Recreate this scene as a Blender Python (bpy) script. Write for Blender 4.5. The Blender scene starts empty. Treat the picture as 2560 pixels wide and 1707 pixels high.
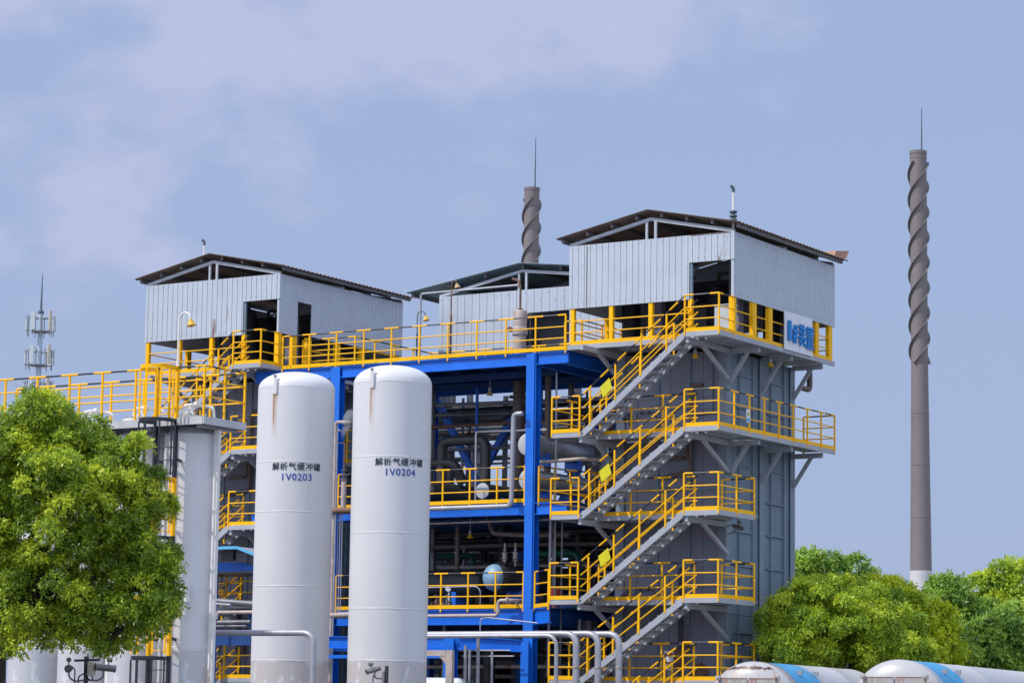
import bpy, math, random
import numpy as np
from mathutils import Vector, Matrix
R = math.radians
S = bpy.context.scene
COL = S.collection
random.seed(7)

# ------------------------------------------------------------------ camera
TH, PITCH, ROLL = R(32.0), R(8.0275), .0145
fwd0 = Vector((-math.sin(TH), math.cos(TH), 0)); rgt0 = Vector((math.cos(TH), math.sin(TH), 0)); zz = Vector((0, 0, 1))
fw = fwd0 * math.cos(PITCH) + zz * math.sin(PITCH); up0 = zz * math.cos(PITCH) - fwd0 * math.sin(PITCH)
cr, sr = math.cos(ROLL), math.sin(ROLL)
cx = rgt0 * cr + up0 * sr; cu = up0 * cr - rgt0 * sr
cam = bpy.data.cameras.new('camera'); cam.sensor_width = 36; cam.lens = 94.22; cam.clip_start = .5; cam.clip_end = 6000
camo = bpy.data.objects.new('camera', cam); COL.objects.link(camo)
CAM = Vector((34.9016, -66.9278, 1.7))
camo.matrix_world = Matrix(((cx.x, cu.x, -fw.x, CAM.x), (cx.y, cu.y, -fw.y, CAM.y), (cx.z, cu.z, -fw.z, CAM.z), (0, 0, 0, 1)))
S.camera = camo

# ------------------------------------------------------------------ sun, sky, exposure
SUN_EL = R(50); SUN_AZ = R(213)                 # azimuth clockwise from +Y
sdir = Vector((math.sin(SUN_AZ) * math.cos(SUN_EL), math.cos(SUN_AZ) * math.cos(SUN_EL), math.sin(SUN_EL)))
sl = bpy.data.lights.new('sun', 'SUN'); sl.energy = 3.4; sl.angle = R(1.0); sl.color = (1, .95, .88)
so = bpy.data.objects.new('sun', sl); COL.objects.link(so); so.rotation_euler = (-sdir).to_track_quat('-Z', 'Y').to_euler()
W = bpy.data.worlds.new('World'); S.world = W; W.use_nodes = True
nt = W.node_tree; nt.nodes.clear()
def N(t, tree=None, **kw):
    n = (tree or nt).nodes.new(t)
    for k, v in kw.items(): setattr(n, k, v)
    return n
sky = N('ShaderNodeTexSky', sky_type='NISHITA', sun_disc=False, sun_elevation=SUN_EL, sun_rotation=SUN_AZ, air_density=1.6, dust_density=1.0, ozone_density=3.0)
tc = N('ShaderNodeTexCoord'); mp = N('ShaderNodeMapping'); mp.inputs['Scale'].default_value = (1, 1, 1.7)
nz = N('ShaderNodeTexNoise'); nz.inputs['Scale'].default_value = 7.5; nz.inputs['Detail'].default_value = 9; nz.inputs['Roughness'].default_value = .54; nz.inputs['Distortion'].default_value = .25
rp = N('ShaderNodeValToRGB'); rp.color_ramp.elements[0].position = .45; rp.color_ramp.elements[1].position = .62; rp.color_ramp.interpolation = 'EASE'
sat = N('ShaderNodeMixRGB', blend_type='MIX'); sat.inputs[0].default_value = .86; sat.inputs[2].default_value = (3.65, 4.68, 7.4, 1)
mx = N('ShaderNodeMixRGB'); mx.inputs[2].default_value = (5.35, 5.65, 7.75, 1)
bg = N('ShaderNodeBackground'); bg.inputs[1].default_value = .1
out = N('ShaderNodeOutputWorld')
mp.inputs['Location'].default_value = (.35, .1, .55)
lk = nt.links.new
lk(tc.outputs['Generated'], mp.inputs[0]); lk(mp.outputs[0], nz.inputs['Vector']); 
dt = N('ShaderNodeVectorMath', operation='DOT_PRODUCT'); dt.inputs[1].default_value = tuple(rgt0); lk(tc.outputs['Generated'], dt.inputs[0])
ma = N('ShaderNodeMath', operation='MULTIPLY_ADD'); ma.inputs[1].default_value = -.75; ma.inputs[2].default_value = -.255; ml_ = N('ShaderNodeMath', operation='MAXIMUM'); ml_.inputs[1].default_value = -.06; lk(dt.outputs['Value'], ml_.inputs[0]); lk(ml_.outputs[0], ma.inputs[0]); sz0 = N('ShaderNodeSeparateXYZ'); lk(tc.outputs['Generated'], sz0.inputs[0]); me_ = N('ShaderNodeMath', operation='MULTIPLY_ADD'); me_.inputs[1].default_value = 1.1; lk(sz0.outputs[2], me_.inputs[0]); lk(ma.outputs[0], me_.inputs[2])
mc = N('ShaderNodeClamp'); mc.inputs['Min'].default_value = -.14; mc.inputs['Max'].default_value = .10; lk(me_.outputs[0], mc.inputs[0])
ad = N('ShaderNodeMath', operation='ADD'); 
n2z = N('ShaderNodeTexNoise'); n2z.inputs['Scale'].default_value = 21; n2z.inputs['Detail'].default_value = 8; n2z.inputs['Roughness'].default_value = .55; lk(mp.outputs[0], n2z.inputs['Vector'])
mxn = N('ShaderNodeMix'); mxn.inputs[0].default_value = .38; lk(nz.outputs['Fac'], mxn.inputs[2]); lk(n2z.outputs['Fac'], mxn.inputs[3]); lk(mxn.outputs[0], ad.inputs[0]); lk(mc.outputs[0], ad.inputs[1]); lk(ad.outputs[0], rp.inputs[0])
lk(sky.outputs[0], sat.inputs[1]); lk(sat.outputs[0], mx.inputs[1])
ms = N('ShaderNodeMath', operation='MULTIPLY'); ms.inputs[1].default_value = .78

# added fill light: sky brightened overhead, above the part in view
sz = N('ShaderNodeSeparateXYZ'); lk(tc.outputs['Generated'], sz.inputs[0])
mr_ = N('ShaderNodeMapRange'); mr_.interpolation_type = 'SMOOTHSTEP'; mr_.inputs[1].default_value = .30; mr_.inputs[2].default_value = .62; mr_.inputs[4].default_value = .85; lk(sz.outputs[2], mr_.inputs[0])
# added fill light: unseen sky behind the camera brightened too
db = N('ShaderNodeVectorMath', operation='DOT_PRODUCT'); db.inputs[1].default_value = tuple(-fwd0); lk(tc.outputs['Generated'], db.inputs[0])
mb_ = N('ShaderNodeMapRange'); mb_.interpolation_type = 'SMOOTHSTEP'; mb_.inputs[1].default_value = -.25; mb_.inputs[2].default_value = .45; mb_.inputs[4].default_value = 1.; lk(db.outputs['Value'], mb_.inputs[0])
mz_ = N('ShaderNodeMath', operation='MAXIMUM'); lk(mb_.outputs[0], mz_.inputs[0])
hi = N('ShaderNodeMixRGB'); hi.inputs[2].default_value = (8.3, 9.7, 12.6, 1); lk(mr_.outputs[0], mz_.inputs[1]); lk(mz_.outputs[0], hi.inputs[0]); lk(mx.outputs[0], hi.inputs[1])
lk(rp.outputs[0], ms.inputs[0]); lk(ms.outputs[0], mx.inputs[0]); lk(hi.outputs[0], bg.inputs[0]); lk(bg.outputs[0], out.inputs[0])
S.view_settings.view_transform = 'Standard'; S.view_settings.look = 'None'; S.view_settings.gamma = 1; S.view_settings.exposure = 0
S.render.engine = 'CYCLES'
S.cycles.max_bounces = 6; S.cycles.transparent_max_bounces = 6

# ------------------------------------------------------------------ materials
MATS = {}
def mat(name, col, rough=.5, metal=0., var=.12, scale=3., stretch=(1, 1, 1), rust=0., rustcol=(.16, .06, .025), rscale=2., rstretch=(1, 1, .35), dirt=0., dirtcol=(.25, .22, .2), bump=0., spec=.5, grime=0.):
    m = bpy.data.materials.new(name); m.use_nodes = True; t = m.node_tree; t.nodes.clear(); L = t.links.new
    o = N('ShaderNodeOutputMaterial', t); b = N('ShaderNodeBsdfPrincipled', t); L(b.outputs[0], o.inputs[0])
    b.inputs['Roughness'].default_value = rough; b.inputs['Metallic'].default_value = metal
    b.inputs['Specular IOR Level'].default_value = spec
    g = N('ShaderNodeNewGeometry', t)
    def noise(sc, st, det=4, rgh=.6):
        mpn = N('ShaderNodeMapping', t); mpn.inputs['Scale'].default_value = st; L(g.outputs['Position'], mpn.inputs[0])
        n = N('ShaderNodeTexNoise', t); n.inputs['Scale'].default_value = sc; n.inputs['Detail'].default_value = det; n.inputs['Roughness'].default_value = rgh
        L(mpn.outputs[0], n.inputs['Vector']); return n
    n1 = noise(scale, stretch)
    r1 = N('ShaderNodeValToRGB', t); r1.color_ramp.elements[0].position = .3; r1.color_ramp.elements[1].position = .7
    c = col
    r1.color_ramp.elements[0].color = tuple(min(1, x * (1 - var)) for x in c) + (1,)
    r1.color_ramp.elements[1].color = tuple(min(1, x * (1 + var)) for x in c) + (1,)
    L(n1.outputs['Fac'], r1.inputs[0]); cur = r1.outputs[0]
    def over(cur, fac_n, lo, hi, colr, amt):
        rr = N('ShaderNodeValToRGB', t); rr.color_ramp.elements[0].position = lo; rr.color_ramp.elements[1].position = hi
        L(fac_n.outputs['Fac'], rr.inputs[0])
        mm = N('ShaderNodeMath', t, operation='MULTIPLY'); mm.inputs[1].default_value = amt; L(rr.outputs[0], mm.inputs[0])
        mi = N('ShaderNodeMixRGB', t); L(mm.outputs[0], mi.inputs[0]); L(cur, mi.inputs[1]); mi.inputs[2].default_value = tuple(colr) + (1,)
        return mi.outputs[0]
    if dirt: cur = over(cur, noise(1.3, (1, 1, .25), 6, .7), .5, .75, dirtcol, dirt)
    if grime: cur = over(cur, noise(9, (1, 1, .06), 5, .7), .5, .8, dirtcol, grime)
    if rust: cur = over(cur, noise(rscale, rstretch, 8, .72), .66 - rust * .2, .70 - rust * .12, rustcol, .9)
    L(cur, b.inputs['Base Color'])
    rn = N('ShaderNodeMapRange', t); rn.inputs[3].default_value = max(0, rough - .1); rn.inputs[4].default_value = min(1, rough + .12)
    L(n1.outputs['Fac'], rn.inputs[0]); L(rn.outputs[0], b.inputs['Roughness'])
    if bump:
        bn = N('ShaderNodeBump', t); bn.inputs['Strength'].default_value = bump; bn.inputs['Distance'].default_value = .02
        L(n1.outputs['Fac'], bn.inputs['Height']); L(bn.outputs[0], b.inputs['Normal'])
    MATS[name] = m; m['b'] = 1
    return m
def nodes_of(m):
    t = m.node_tree; return t, t.nodes, t.links.new
YEL = mat('yellow_paint', (.93, .48, .0), .5, var=.07, scale=4, dirt=.25, dirtcol=(.66, .30, .004), rust=.10, rstretch=(1, 1, 1), rscale=5, spec=.25)
BLUD = mat('blue_paint_shade_copy', (.002, .045, .19), .5, var=.2, scale=1.5)  # darker copy of the blue steel paint, shade put into its colour
BLK = mat('black_paint', (.012, .016, .028), .4, var=.2)
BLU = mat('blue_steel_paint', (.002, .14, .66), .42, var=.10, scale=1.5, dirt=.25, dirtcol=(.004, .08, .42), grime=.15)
LBL = mat('pale_blue_paint', (.10, .42, .70), .45, var=.1)
CLAD = mat('sheet_cladding', (.46, .505, .575), .45, var=.05, scale=1.2, dirt=.25, dirtcol=(.37, .41, .46), grime=.25, rust=.07, rscale=1.7, rstretch=(1, 1, .2))
CLADM = mat('cladding_side_line', (.33, .385, .45), .5, var=.1)
CLADL = mat('cladding_lap_line', (.20, .28, .34), .5, var=.1)
ROOF = mat('roof_sheet', (.20, .15, .13), .6, var=.3, scale=2, rust=.5, rustcol=(.22, .09, .05))
ROOFU = mat('roof_sheet_green', (.30, .42, .44), .5, var=.2, scale=2)
PURL = mat('purlin_weathered', (.17, .165, .17), .6, var=.2, rust=.2)
TRUSS = mat('truss_grey_paint', (.42, .44, .49), .5, var=.15, rust=.1)
FAS = mat('grey_channel_paint', (.36, .38, .43), .5, var=.1, scale=2, dirt=.4, dirtcol=(.25, .24, .25), grime=.4)
BODY = mat('tower_grey_paint', (.175, .18, .235), .5, var=.12, scale=1.5, dirt=.35, dirtcol=(.12, .12, .14), grime=.45)
BODY2 = mat('tower_steel_paint', (.15, .205, .265), .5, var=.12, scale=1.5, dirt=.3, dirtcol=(.11, .13, .16), grime=.4)
COLG = mat('tower_column_paint', (.20, .24, .29), .5, var=.12, scale=1.5, dirt=.3, dirtcol=(.14, .14, .16), grime=.4)
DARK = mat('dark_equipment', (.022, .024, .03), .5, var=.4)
CAPW = mat('vessel_end_cap', (.46, .48, .52), .45, var=.12, scale=4, dirt=.4)
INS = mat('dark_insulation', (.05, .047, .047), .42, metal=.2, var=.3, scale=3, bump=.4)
INSB = mat('brown_insulation', (.13, .095, .085), .55, var=.3, scale=3, rust=.3)
GALV = mat('galvanised_pipe', (.36, .36, .40), .40, metal=.35, var=.12, scale=4, dirt=.3)
SILV = mat('aluminium_jacket', (.42, .43, .46), .30, metal=.5, var=.15, scale=5, bump=.25)
SILD = mat('weathered_jacket', (.17, .17, .185), .38, metal=.5, var=.25, scale=4, bump=.3, dirt=.3)
PINK = mat('weathered_pipe_paint', (.42, .35, .32), .5, var=.2, scale=5, rust=.35, rustcol=(.22, .10, .06))
RUSTY = mat('rusty_steel', (.16, .085, .06), .7, var=.4, scale=6, rust=.4)
WHT = mat('white_pipe_paint', (.72, .70, .68), .45, var=.08, rust=.25, rustcol=(.3, .18, .12))
GREENP = mat('green_pipe_paint', (.005, .10, .065), .45, var=.2)
REDP = mat('red_paint', (.32, .02, .03), .5, var=.2)
CHIM = mat('stack_concrete_paint', (.19, .162, .163), .6, var=.10, scale=.5, rust=.16, rustcol=(.15, .10, .07), rscale=.5, rstretch=(1, 1, .3), dirt=.3, dirtcol=(.19, .17, .18))
CHIMW = mat('stack_white_band', (.55, .53, .55), .6, var=.08)
STRK = mat('strake_metal', (.15, .14, .145), .5, metal=.2, var=.15)
ROD = mat('rod_steel', (.06, .09, .12), .5, var=.1)
GLAZ = mat('pale_antenna_grey', (.42, .47, .50), .5, var=.08)
GLAZ2 = mat('cream_antenna', (.55, .50, .40), .5, var=.08)
MASTM = mat('mast_paint', (.42, .50, .60), .5, var=.06)
SIGNW = mat('white_sign', (.74, .75, .80), .45, var=.04, dirt=.2)
SIGNB = mat('sign_blue', (.005, .22, .60), .4, var=.05)
INK = mat('black_lettering', (.015, .03, .045), .5, var=.1)
INKB = mat('blue_lettering', (.01, .05, .36), .5, var=.1)
PLATEY = mat('warning_yellow', (.62, .56, .004), .4, var=.05)
LAMPY = mat('lamp_yellow', (.72, .40, .015), .45, var=.15, dirt=.3, dirtcol=(.4, .22, .02))
LAMPD = mat('lamp_faded', (.50, .33, .16), .6, var=.25)
CCTV = mat('camera_grey', (.22, .21, .22), .4, metal=.5, var=.2)
BARK = mat('bark', (.055, .042, .035), .9, var=.4, scale=14, stretch=(1, 1, .3), bump=.8)
GROUND = mat('ground_soil', (.14, .13, .11), .9, var=.25, scale=.4)
CONC = mat('concrete_paving', (.12, .118, .115), .85, var=.15, scale=.8, dirt=.4)
TBLUE = mat('trailer_blue', (.012, .25, .50), .35, var=.06, dirt=.2, dirtcol=(.03, .22, .42), rust=.06)

def tank_mat(name, lug_dir=None, lug_z=0, rust_amt=1., primer_z=3.0, seed=0., primer=.62, primercol=(.50, .455, .45), base=(.635, .63, .65)):
    """white painted vessel: rust run under the lug, primer patches at the foot (object space, z up)"""
    m = mat(name, base, .38, var=.025, scale=.8, dirt=.14, dirtcol=(.62, .61, .58), grime=.10)
    t, nn, L = nodes_of(m); b = [n for n in nn if n.type == 'BSDF_PRINCIPLED'][0]
    cur = b.inputs['Base Color'].links[0].from_socket
    tcn = N('ShaderNodeTexCoord', t); sep = N('ShaderNodeSeparateXYZ', t); L(tcn.outputs['Object'], sep.inputs[0])
    def M(op, a, bb=None, c=None):
        n = N('ShaderNodeMath', t, operation=op)
        for i, v in enumerate((a, bb, c)):
            if v is None: continue
            if isinstance(v, (int, float)): n.inputs[i].default_value = v
            else: L(v, n.inputs[i])
        return n.outputs[0]
    def mapr(v, a, bb, c=0., d=1.):
        n = N('ShaderNodeMapRange', t); n.interpolation_type = 'SMOOTHSTEP'
        L(v, n.inputs[0]); n.inputs[1].default_value = a; n.inputs[2].default_value = bb; n.inputs[3].default_value = c; n.inputs[4].default_value = d
        return n.outputs[0]
    def mixc(cur, f, c):
        mi = N('ShaderNodeMixRGB', t); L(f, mi.inputs[0]); L(cur, mi.inputs[1]); mi.inputs[2].default_value = tuple(c) + (1,); return mi.outputs[0]
    nmap = N('ShaderNodeMapping', t); nmap.inputs['Scale'].default_value = (3.2, 3.2, 1.1); nmap.inputs['Location'].default_value = (seed, seed * .7, 0); L(tcn.outputs['Object'], nmap.inputs[0])
    n2 = N('ShaderNodeTexNoise', t); n2.inputs['Scale'].default_value = 1.; n2.inputs['Detail'].default_value = 7; n2.inputs['Roughness'].default_value = .62; L(nmap.outputs[0], n2.inputs['Vector'])
    # primer showing below the last weld
    zf = mapr(M('ADD', sep.outputs[2], M('MULTIPLY', n2.outputs['Fac'], .25)), primer_z + .10, primer_z + .13, 1, 0)
    pm = mapr(n2.outputs['Fac'], primer - .19, primer - .17, 0, 1)
    cur = mixc(cur, M('MULTIPLY', M('MULTIPLY', zf, pm), .85), primercol)
    if lug_dir is not None:
        lx, ly = lug_dir
        n3 = N('ShaderNodeTexNoise', t); n3.inputs['Scale'].default_value = 14; n3.inputs['Detail'].default_value = 3
        nm3 = N('ShaderNodeMapping', t); nm3.inputs['Scale'].default_value = (1, 1, .12); L(tcn.outputs['Object'], nm3.inputs[0]); L(nm3.outputs[0], n3.inputs['Vector'])
        s = M('ADD', M('MULTIPLY', sep.outputs[0], -ly), M('MULTIPLY', sep.outputs[1], lx))
        front = M('GREATER_THAN', M('ADD', M('MULTIPLY', sep.outputs[0], lx), M('MULTIPLY', sep.outputs[1], ly)), 0)
        for off, wd, ln, amt in ((-.03, .055, 1.5, 1.1), (.045, .04, 1.3, .75), (0., .15, 2.4, .3)):
            d = M('ABSOLUTE', M('SUBTRACT', s, off))
            w = mapr(d, 0, wd, 1, 0)
            zf2 = M('MULTIPLY', mapr(sep.outputs[2], lug_z - ln, lug_z, 0, 1), M('LESS_THAN', sep.outputs[2], lug_z + .02))
            f = M('MULTIPLY', M('MULTIPLY', w, zf2), M('MULTIPLY', front, M('MULTIPLY', mapr(n3.outputs['Fac'], .2, .7), amt * rust_amt)))
            cur = mixc(cur, f, (.30, .10, .03) if amt > .3 else (.50, .40, .24))
    L(cur, b.inputs['Base Color'])
    return m

def leaf_mat(name, dark, light, young):
    m = bpy.data.materials.new(name); m.use_nodes = True; t = m.node_tree; t.nodes.clear(); L = t.links.new
    o = N('ShaderNodeOutputMaterial', t); at = N('ShaderNodeAttribute', t); at.attribute_name = 'shoot'; at.attribute_type = 'GEOMETRY'
    r = N('ShaderNodeValToRGB', t); e = r.color_ramp.elements; e[0].color = tuple(dark) + (1,); e[1].color = tuple(young) + (1,)
    k = e.new(.55); k.color = tuple(light) + (1,)
    L(at.outputs['Fac'], r.inputs[0]); cur = r.outputs[0]
    b = N('ShaderNodeBsdfPrincipled', t); b.inputs['Roughness'].default_value = .40; b.inputs['Specular IOR Level'].default_value = .4; L(cur, b.inputs['Base Color'])
    tr = N('ShaderNodeBsdfTranslucent', t); hs = N('ShaderNodeHueSaturation', t); hs.inputs['Value'].default_value = 1.35; hs.inputs['Hue'].default_value = .49; L(cur, hs.inputs['Color']); L(hs.outputs[0], tr.inputs['Color'])
    ms = N('ShaderNodeMixShader', t); ms.inputs[0].default_value = .38; L(b.outputs[0], ms.inputs[1]); L(tr.outputs[0], ms.inputs[2]); L(ms.outputs[0], o.inputs[0])
    return m

# ------------------------------------------------------------------ mesh builder
ORG = {}
class MB:
    def __init__(s): s.v = []; s.f = []; s.sm = []; s.mi = None
    def add(s, vs, fs, smooth=False):
        o = len(s.v); s.v += [tuple(v) for v in vs]; s.f += [tuple(i + o for i in f) for f in fs]; s.sm += [smooth] * len(fs); return s
    def box(s, x0, x1, y0, y1, z0, z1):
        if x0 > x1: x0, x1 = x1, x0
        if y0 > y1: y0, y1 = y1, y0
        if z0 > z1: z0, z1 = z1, z0
        return s.add([(x0, y0, z0), (x1, y0, z0), (x1, y1, z0), (x0, y1, z0), (x0, y0, z1), (x1, y0, z1), (x1, y1, z1), (x0, y1, z1)],
                     [(0, 3, 2, 1), (4, 5, 6, 7), (0, 1, 5, 4), (1, 2, 6, 5), (2, 3, 7, 6), (3, 0, 4, 7)])
    def bar(s, p, q, w, h=None, up=(0, 0, 1)):
        h = w if h is None else h
        p = Vector(p); q = Vector(q); d = (q - p).normalized(); u = Vector(up)
        if abs(d.dot(u)) > .98: u = Vector((0, 1, 0))
        a = d.cross(u).normalized(); b = a.cross(d).normalized()
        vs = []
        for c in (p, q):
            for i, j in ((-1, -1), (1, -1), (1, 1), (-1, 1)): vs.append(c + a * (i * w / 2) + b * (j * h / 2))
        return s.add(vs, [(0, 1, 2, 3), (7, 6, 5, 4), (0, 4, 5, 1), (1, 5, 6, 2), (2, 6, 7, 3), (3, 7, 4, 0)])
    def tube(s, pts, r, n=10, bend=0., cap=True):
        P = [Vector(p) for p in pts]
        if bend and len(P) > 2:
            Q = [P[0]]
            for i in range(1, len(P) - 1):
                a = (P[i - 1] - P[i]); b = (P[i + 1] - P[i]); la, lb = a.length, b.length; a.normalize(); b.normalize()
                t = min(bend, la * .49, lb * .49); p0 = P[i] + a * t; p1 = P[i] + b * t
                for k in range(7):
                    u = k / 6; Q.append(p0 * (1 - u) ** 2 + P[i] * (2 * u * (1 - u)) + p1 * u * u)
            Q.append(P[-1]); P = Q
        m = len(P); rr = r if isinstance(r, (list, tuple)) else [r] * m
        d = (P[1] - P[0]).normalized(); u = Vector((0, 0, 1)) if abs(d.z) < .9 else Vector((1, 0, 0))
        a = d.cross(u).normalized(); vs = []
        for i in range(m):
            if i == 0: t = (P[1] - P[0])
            elif i == m - 1: t = (P[-1] - P[-2])
            else: t = (P[i + 1] - P[i]).normalized() + (P[i] - P[i - 1]).normalized()
            t.normalize(); a = (a - t * a.dot(t)).normalized(); b = t.cross(a)
            for k in range(n):
                an = 2 * math.pi * k / n; vs.append(P[i] + (a * math.cos(an) + b * math.sin(an)) * rr[i])
        fs = [(i * n + k, i * n + (k + 1) % n, (i + 1) * n + (k + 1) % n, (i + 1) * n + k) for i in range(m - 1) for k in range(n)]
        s.add(vs, fs, True)
        if cap:
            o = len(s.v) - len(vs)
            s.f += [tuple(o + k for k in reversed(range(n))), tuple(o + (m - 1) * n + k for k in range(n))]; s.sm += [False, False]
        return s
    def lathe(s, prof, c=(0, 0, 0), ax=(0, 0, 1), n=32, smooth=True):
        """profile of (radius, distance along axis)"""
        d = Vector(ax).normalized(); u = Vector((1, 0, 0)) if abs(d.x) < .9 else Vector((0, 1, 0))
        a = d.cross(u).normalized(); b = d.cross(a); c = Vector(c); vs = []; m = len(prof)
        for r, h in prof:
            for k in range(n):
                an = 2 * math.pi * k / n; vs.append(c + d * h + (a * math.cos(an) + b * math.sin(an)) * max(r, 1e-4))
        fs = [(i * n + k, i * n + (k + 1) % n, (i + 1) * n + (k + 1) % n, (i + 1) * n + k) for i in range(m - 1) for k in range(n)]
        fs += [tuple(reversed(range(n))), tuple((m - 1) * n + k for k in range(n))]
        return s.add(vs, fs, smooth)
    def stripe(s, P, marks, n=8, r0=.022, r1=.027):
        '''tube along P whose yellow sleeves (arc-length spans) are thicker; second material on the sleeves'''
        P = [Vector(p) for p in P]; acc = [0.]
        for a, b in zip(P[:-1], P[1:]): acc.append(acc[-1] + (b - a).length)
        def at(q):
            q = min(max(q, 0), acc[-1])
            for i in range(len(P) - 1):
                if q <= acc[i + 1] + 1e-9: return P[i].lerp(P[i + 1], (q - acc[i]) / max(1e-9, acc[i + 1] - acc[i]))
        st = [(0., r0)]; ev = []
        for a, b in marks: ev += [(a, r0), (a + .002, r1), (b - .002, r1), (b, r0)]
        for q in acc[1:-1]:
            ins = any(a + .002 < q < b - .002 for a, b in marks); ev.append((q, r1 if ins else r0))
        ev.sort(); st += [e for e in ev if 0 <= e[0] <= acc[-1]]; st.append((acc[-1], st[-1][1]))
        pts = []; rad = []; 
        for q, r in st:
            p = at(q)
            if pts and (p - pts[-1]).length < 1e-5: rad[-1] = max(rad[-1], r); continue
            pts.append(p); rad.append(r)
        o = len(s.f); s.tube(pts, rad, n)
        s.mi = [0] * len(s.f)
        for i in range(len(pts) - 1):
            if rad[i] > r0 + .001 or rad[i + 1] > r0 + .001:
                for k in range(n): s.mi[o + i * n + k] = 1
        if rad[0] > r0 + .001: s.mi[-2] = 1
        if rad[-1] > r0 + .001: s.mi[-1] = 1
        return s
    def prism(s, poly, p0, ex, ey, ez):
        """2-D polygon (u,v) in plane ex,ey at p0, extruded by vector ez"""
        p0 = Vector(p0); ex = Vector(ex); ey = Vector(ey); ez = Vector(ez); n = len(poly)
        vs = [p0 + ex * u + ey * v for u, v in poly] + [p0 + ex * u + ey * v + ez for u, v in poly]
        fs = [tuple(range(n)), tuple(reversed(range(n, 2 * n)))] + [(i, i + n, (i + 1) % n + n, (i + 1) % n) for i in range(n)]
        return s.add(vs, fs)
    def build(s, name, m, parent=None, loc=None, auto=35):
        base = Vector(ORG[parent.name]) if parent else Vector(loc if loc is not None else (0, 0, 0))
        me = bpy.data.meshes.new(name)
        me.from_pydata([tuple(Vector(v) - base) for v in s.v], [], s.f)
        me.polygons.foreach_set('use_smooth', s.sm); me.update()
        import bmesh
        bm = bmesh.new(); bm.from_mesh(me); bmesh.ops.recalc_face_normals(bm, faces=bm.faces); bm.to_mesh(me); bm.free()
        if any(s.sm):
            try: me.set_sharp_from_angle(angle=R(auto))
            except Exception: pass
        me.materials.append(m)
        if s.mi: me.materials.append(YEL); me.polygons.foreach_set('material_index', s.mi)
        o = bpy.data.objects.new(name, me); COL.objects.link(o); ORG[o.name] = base
        if parent: o.parent = parent
        else: o.location = base
        return o
def thing(name, label, cat, loc, group=None):
    o = bpy.data.objects.new(name, None); COL.objects.link(o); o.location = loc; o.empty_display_size = .3
    ORG[o.name] = Vector(loc); return tag(o, label, cat, group)
def tag(o, label, cat, group=None):
    o['label'] = label; o['category'] = cat
    if group: o['group'] = group
    return o
def struct(o, kind='structure'): o['kind'] = kind; return o
def B(*a): return MB().box(*a)

# ------------------------------------------------------------------ ground
g = MB().box(-1500, 1500, -400, 2500, -.5, 0).build('ground', GROUND); struct(g)
g = MB().box(-45, 30, -45, 28, .004, .02).build('yard_paving', CONC); struct(g)

# ------------------------------------------------------------------ railings, platforms, stairs
TOPH = 1.06
def railing(root, pts, z, h=TOPH, mids=(.36, .70), toe=True, gap=1.02, posts=True, top=True, first=True, last=True):
    P = [Vector((x, y, z)) for x, y in pts]
    marks = []; run = 0.; mr = [MB() for _ in mids]; tb = MB(); phase = 0.
    up = Vector((0, 0, 1))
    for i in range(len(P) - 1):
        a, b = P[i], P[i + 1]; Ls = (b - a).length; d = (b - a).normalized(); n = max(1, round(Ls / gap))
        nrm = d.cross(up) * .0
        if posts:
            for k in range(n + 1):
                if k == 0 and i > 0: continue
                if k == 0 and not first and i == 0: continue
                if k == n and not last and i == len(P) - 2: continue
                p = a + d * (Ls * k / n)
                B(p.x - .021, p.x + .021, p.y - .021, p.y + .021, z - .10, z + h - .01).build('rail_post', YEL, root)
        if top:
            st = Ls / n
            for k in range(n + 1): marks.append((run + st * k - st * .26, run + st * k + st * .26))
            run += Ls
        for mm, hh in zip(mr, mids): mm.tube([a + up * hh, b + up * hh], .019, 8)
        if toe:
            off = d.cross(up) * .012
            tb.bar(a + up * .055 + off, b + up * .055 + off, .008, .11)
    if top:
        mk = []
        for a, b in marks:
            a = max(a, -.01); b = min(b, run + .01)
            if mk and a <= mk[-1][1] + .01: mk[-1] = (mk[-1][0], max(b, mk[-1][1]))
            else: mk.append((a, b))
        MB().stripe([p + up * h for p in P], mk).build('top_rail', BLK, root)
    for mm in mr: mm.build('mid_rail', YEL, root)
    if toe: tb.build('toe_board', YEL, root)

def platform(label, group, rects, edges, z, rails, loc=None, brackets=(), fh=.14, under=FAS):
    x0 = min(r[0] for r in rects); y0 = min(r[2] for r in rects)
    t = thing('access_platform', label, 'platform', (x0, y0, z), group)
    m = MB()
    for r in rects:
        m.box(r[0] + .05, r[1] - .05 if r[1] > r[0] + .2 else r[1], r[2] + .05, r[3], z - .035, z - .004)
    m.build('deck', under, t)
    for r in rects:
        n = max(1, int((r[1] - r[0]) / .9))
        for k in range(1, n): xx = r[0] + (r[1] - r[0]) * k / n; B(xx - .03, xx + .03, r[2] + .06, r[3] - .06, z - .12, z - .036).build('joist', under, t)
    for e in edges:
        f = MB()
        for (a, b) in zip(e[:-1], e[1:]):
            f.bar((a[0], a[1], z - fh / 2), (b[0], b[1], z - fh / 2), .05, fh)
        f.build('edge_channel', FAS, t)
    for br in brackets:
        p, q, low = br                       # horizontal arm p->q, brace to low point
        m = MB(); d = (Vector(q) - Vector(p)); dn = d.normalized()
        m.bar(p, q, .10, .15)
        m.bar(Vector(p) + d * .62 + Vector((0, 0, -.05)), low, .085, .11)
        m.build('bracket', FAS, t)
    for r in rails:
        kw = r[1] if len(r) > 1 else {}
        railing(t, r[0], z, **kw)
    return t

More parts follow.
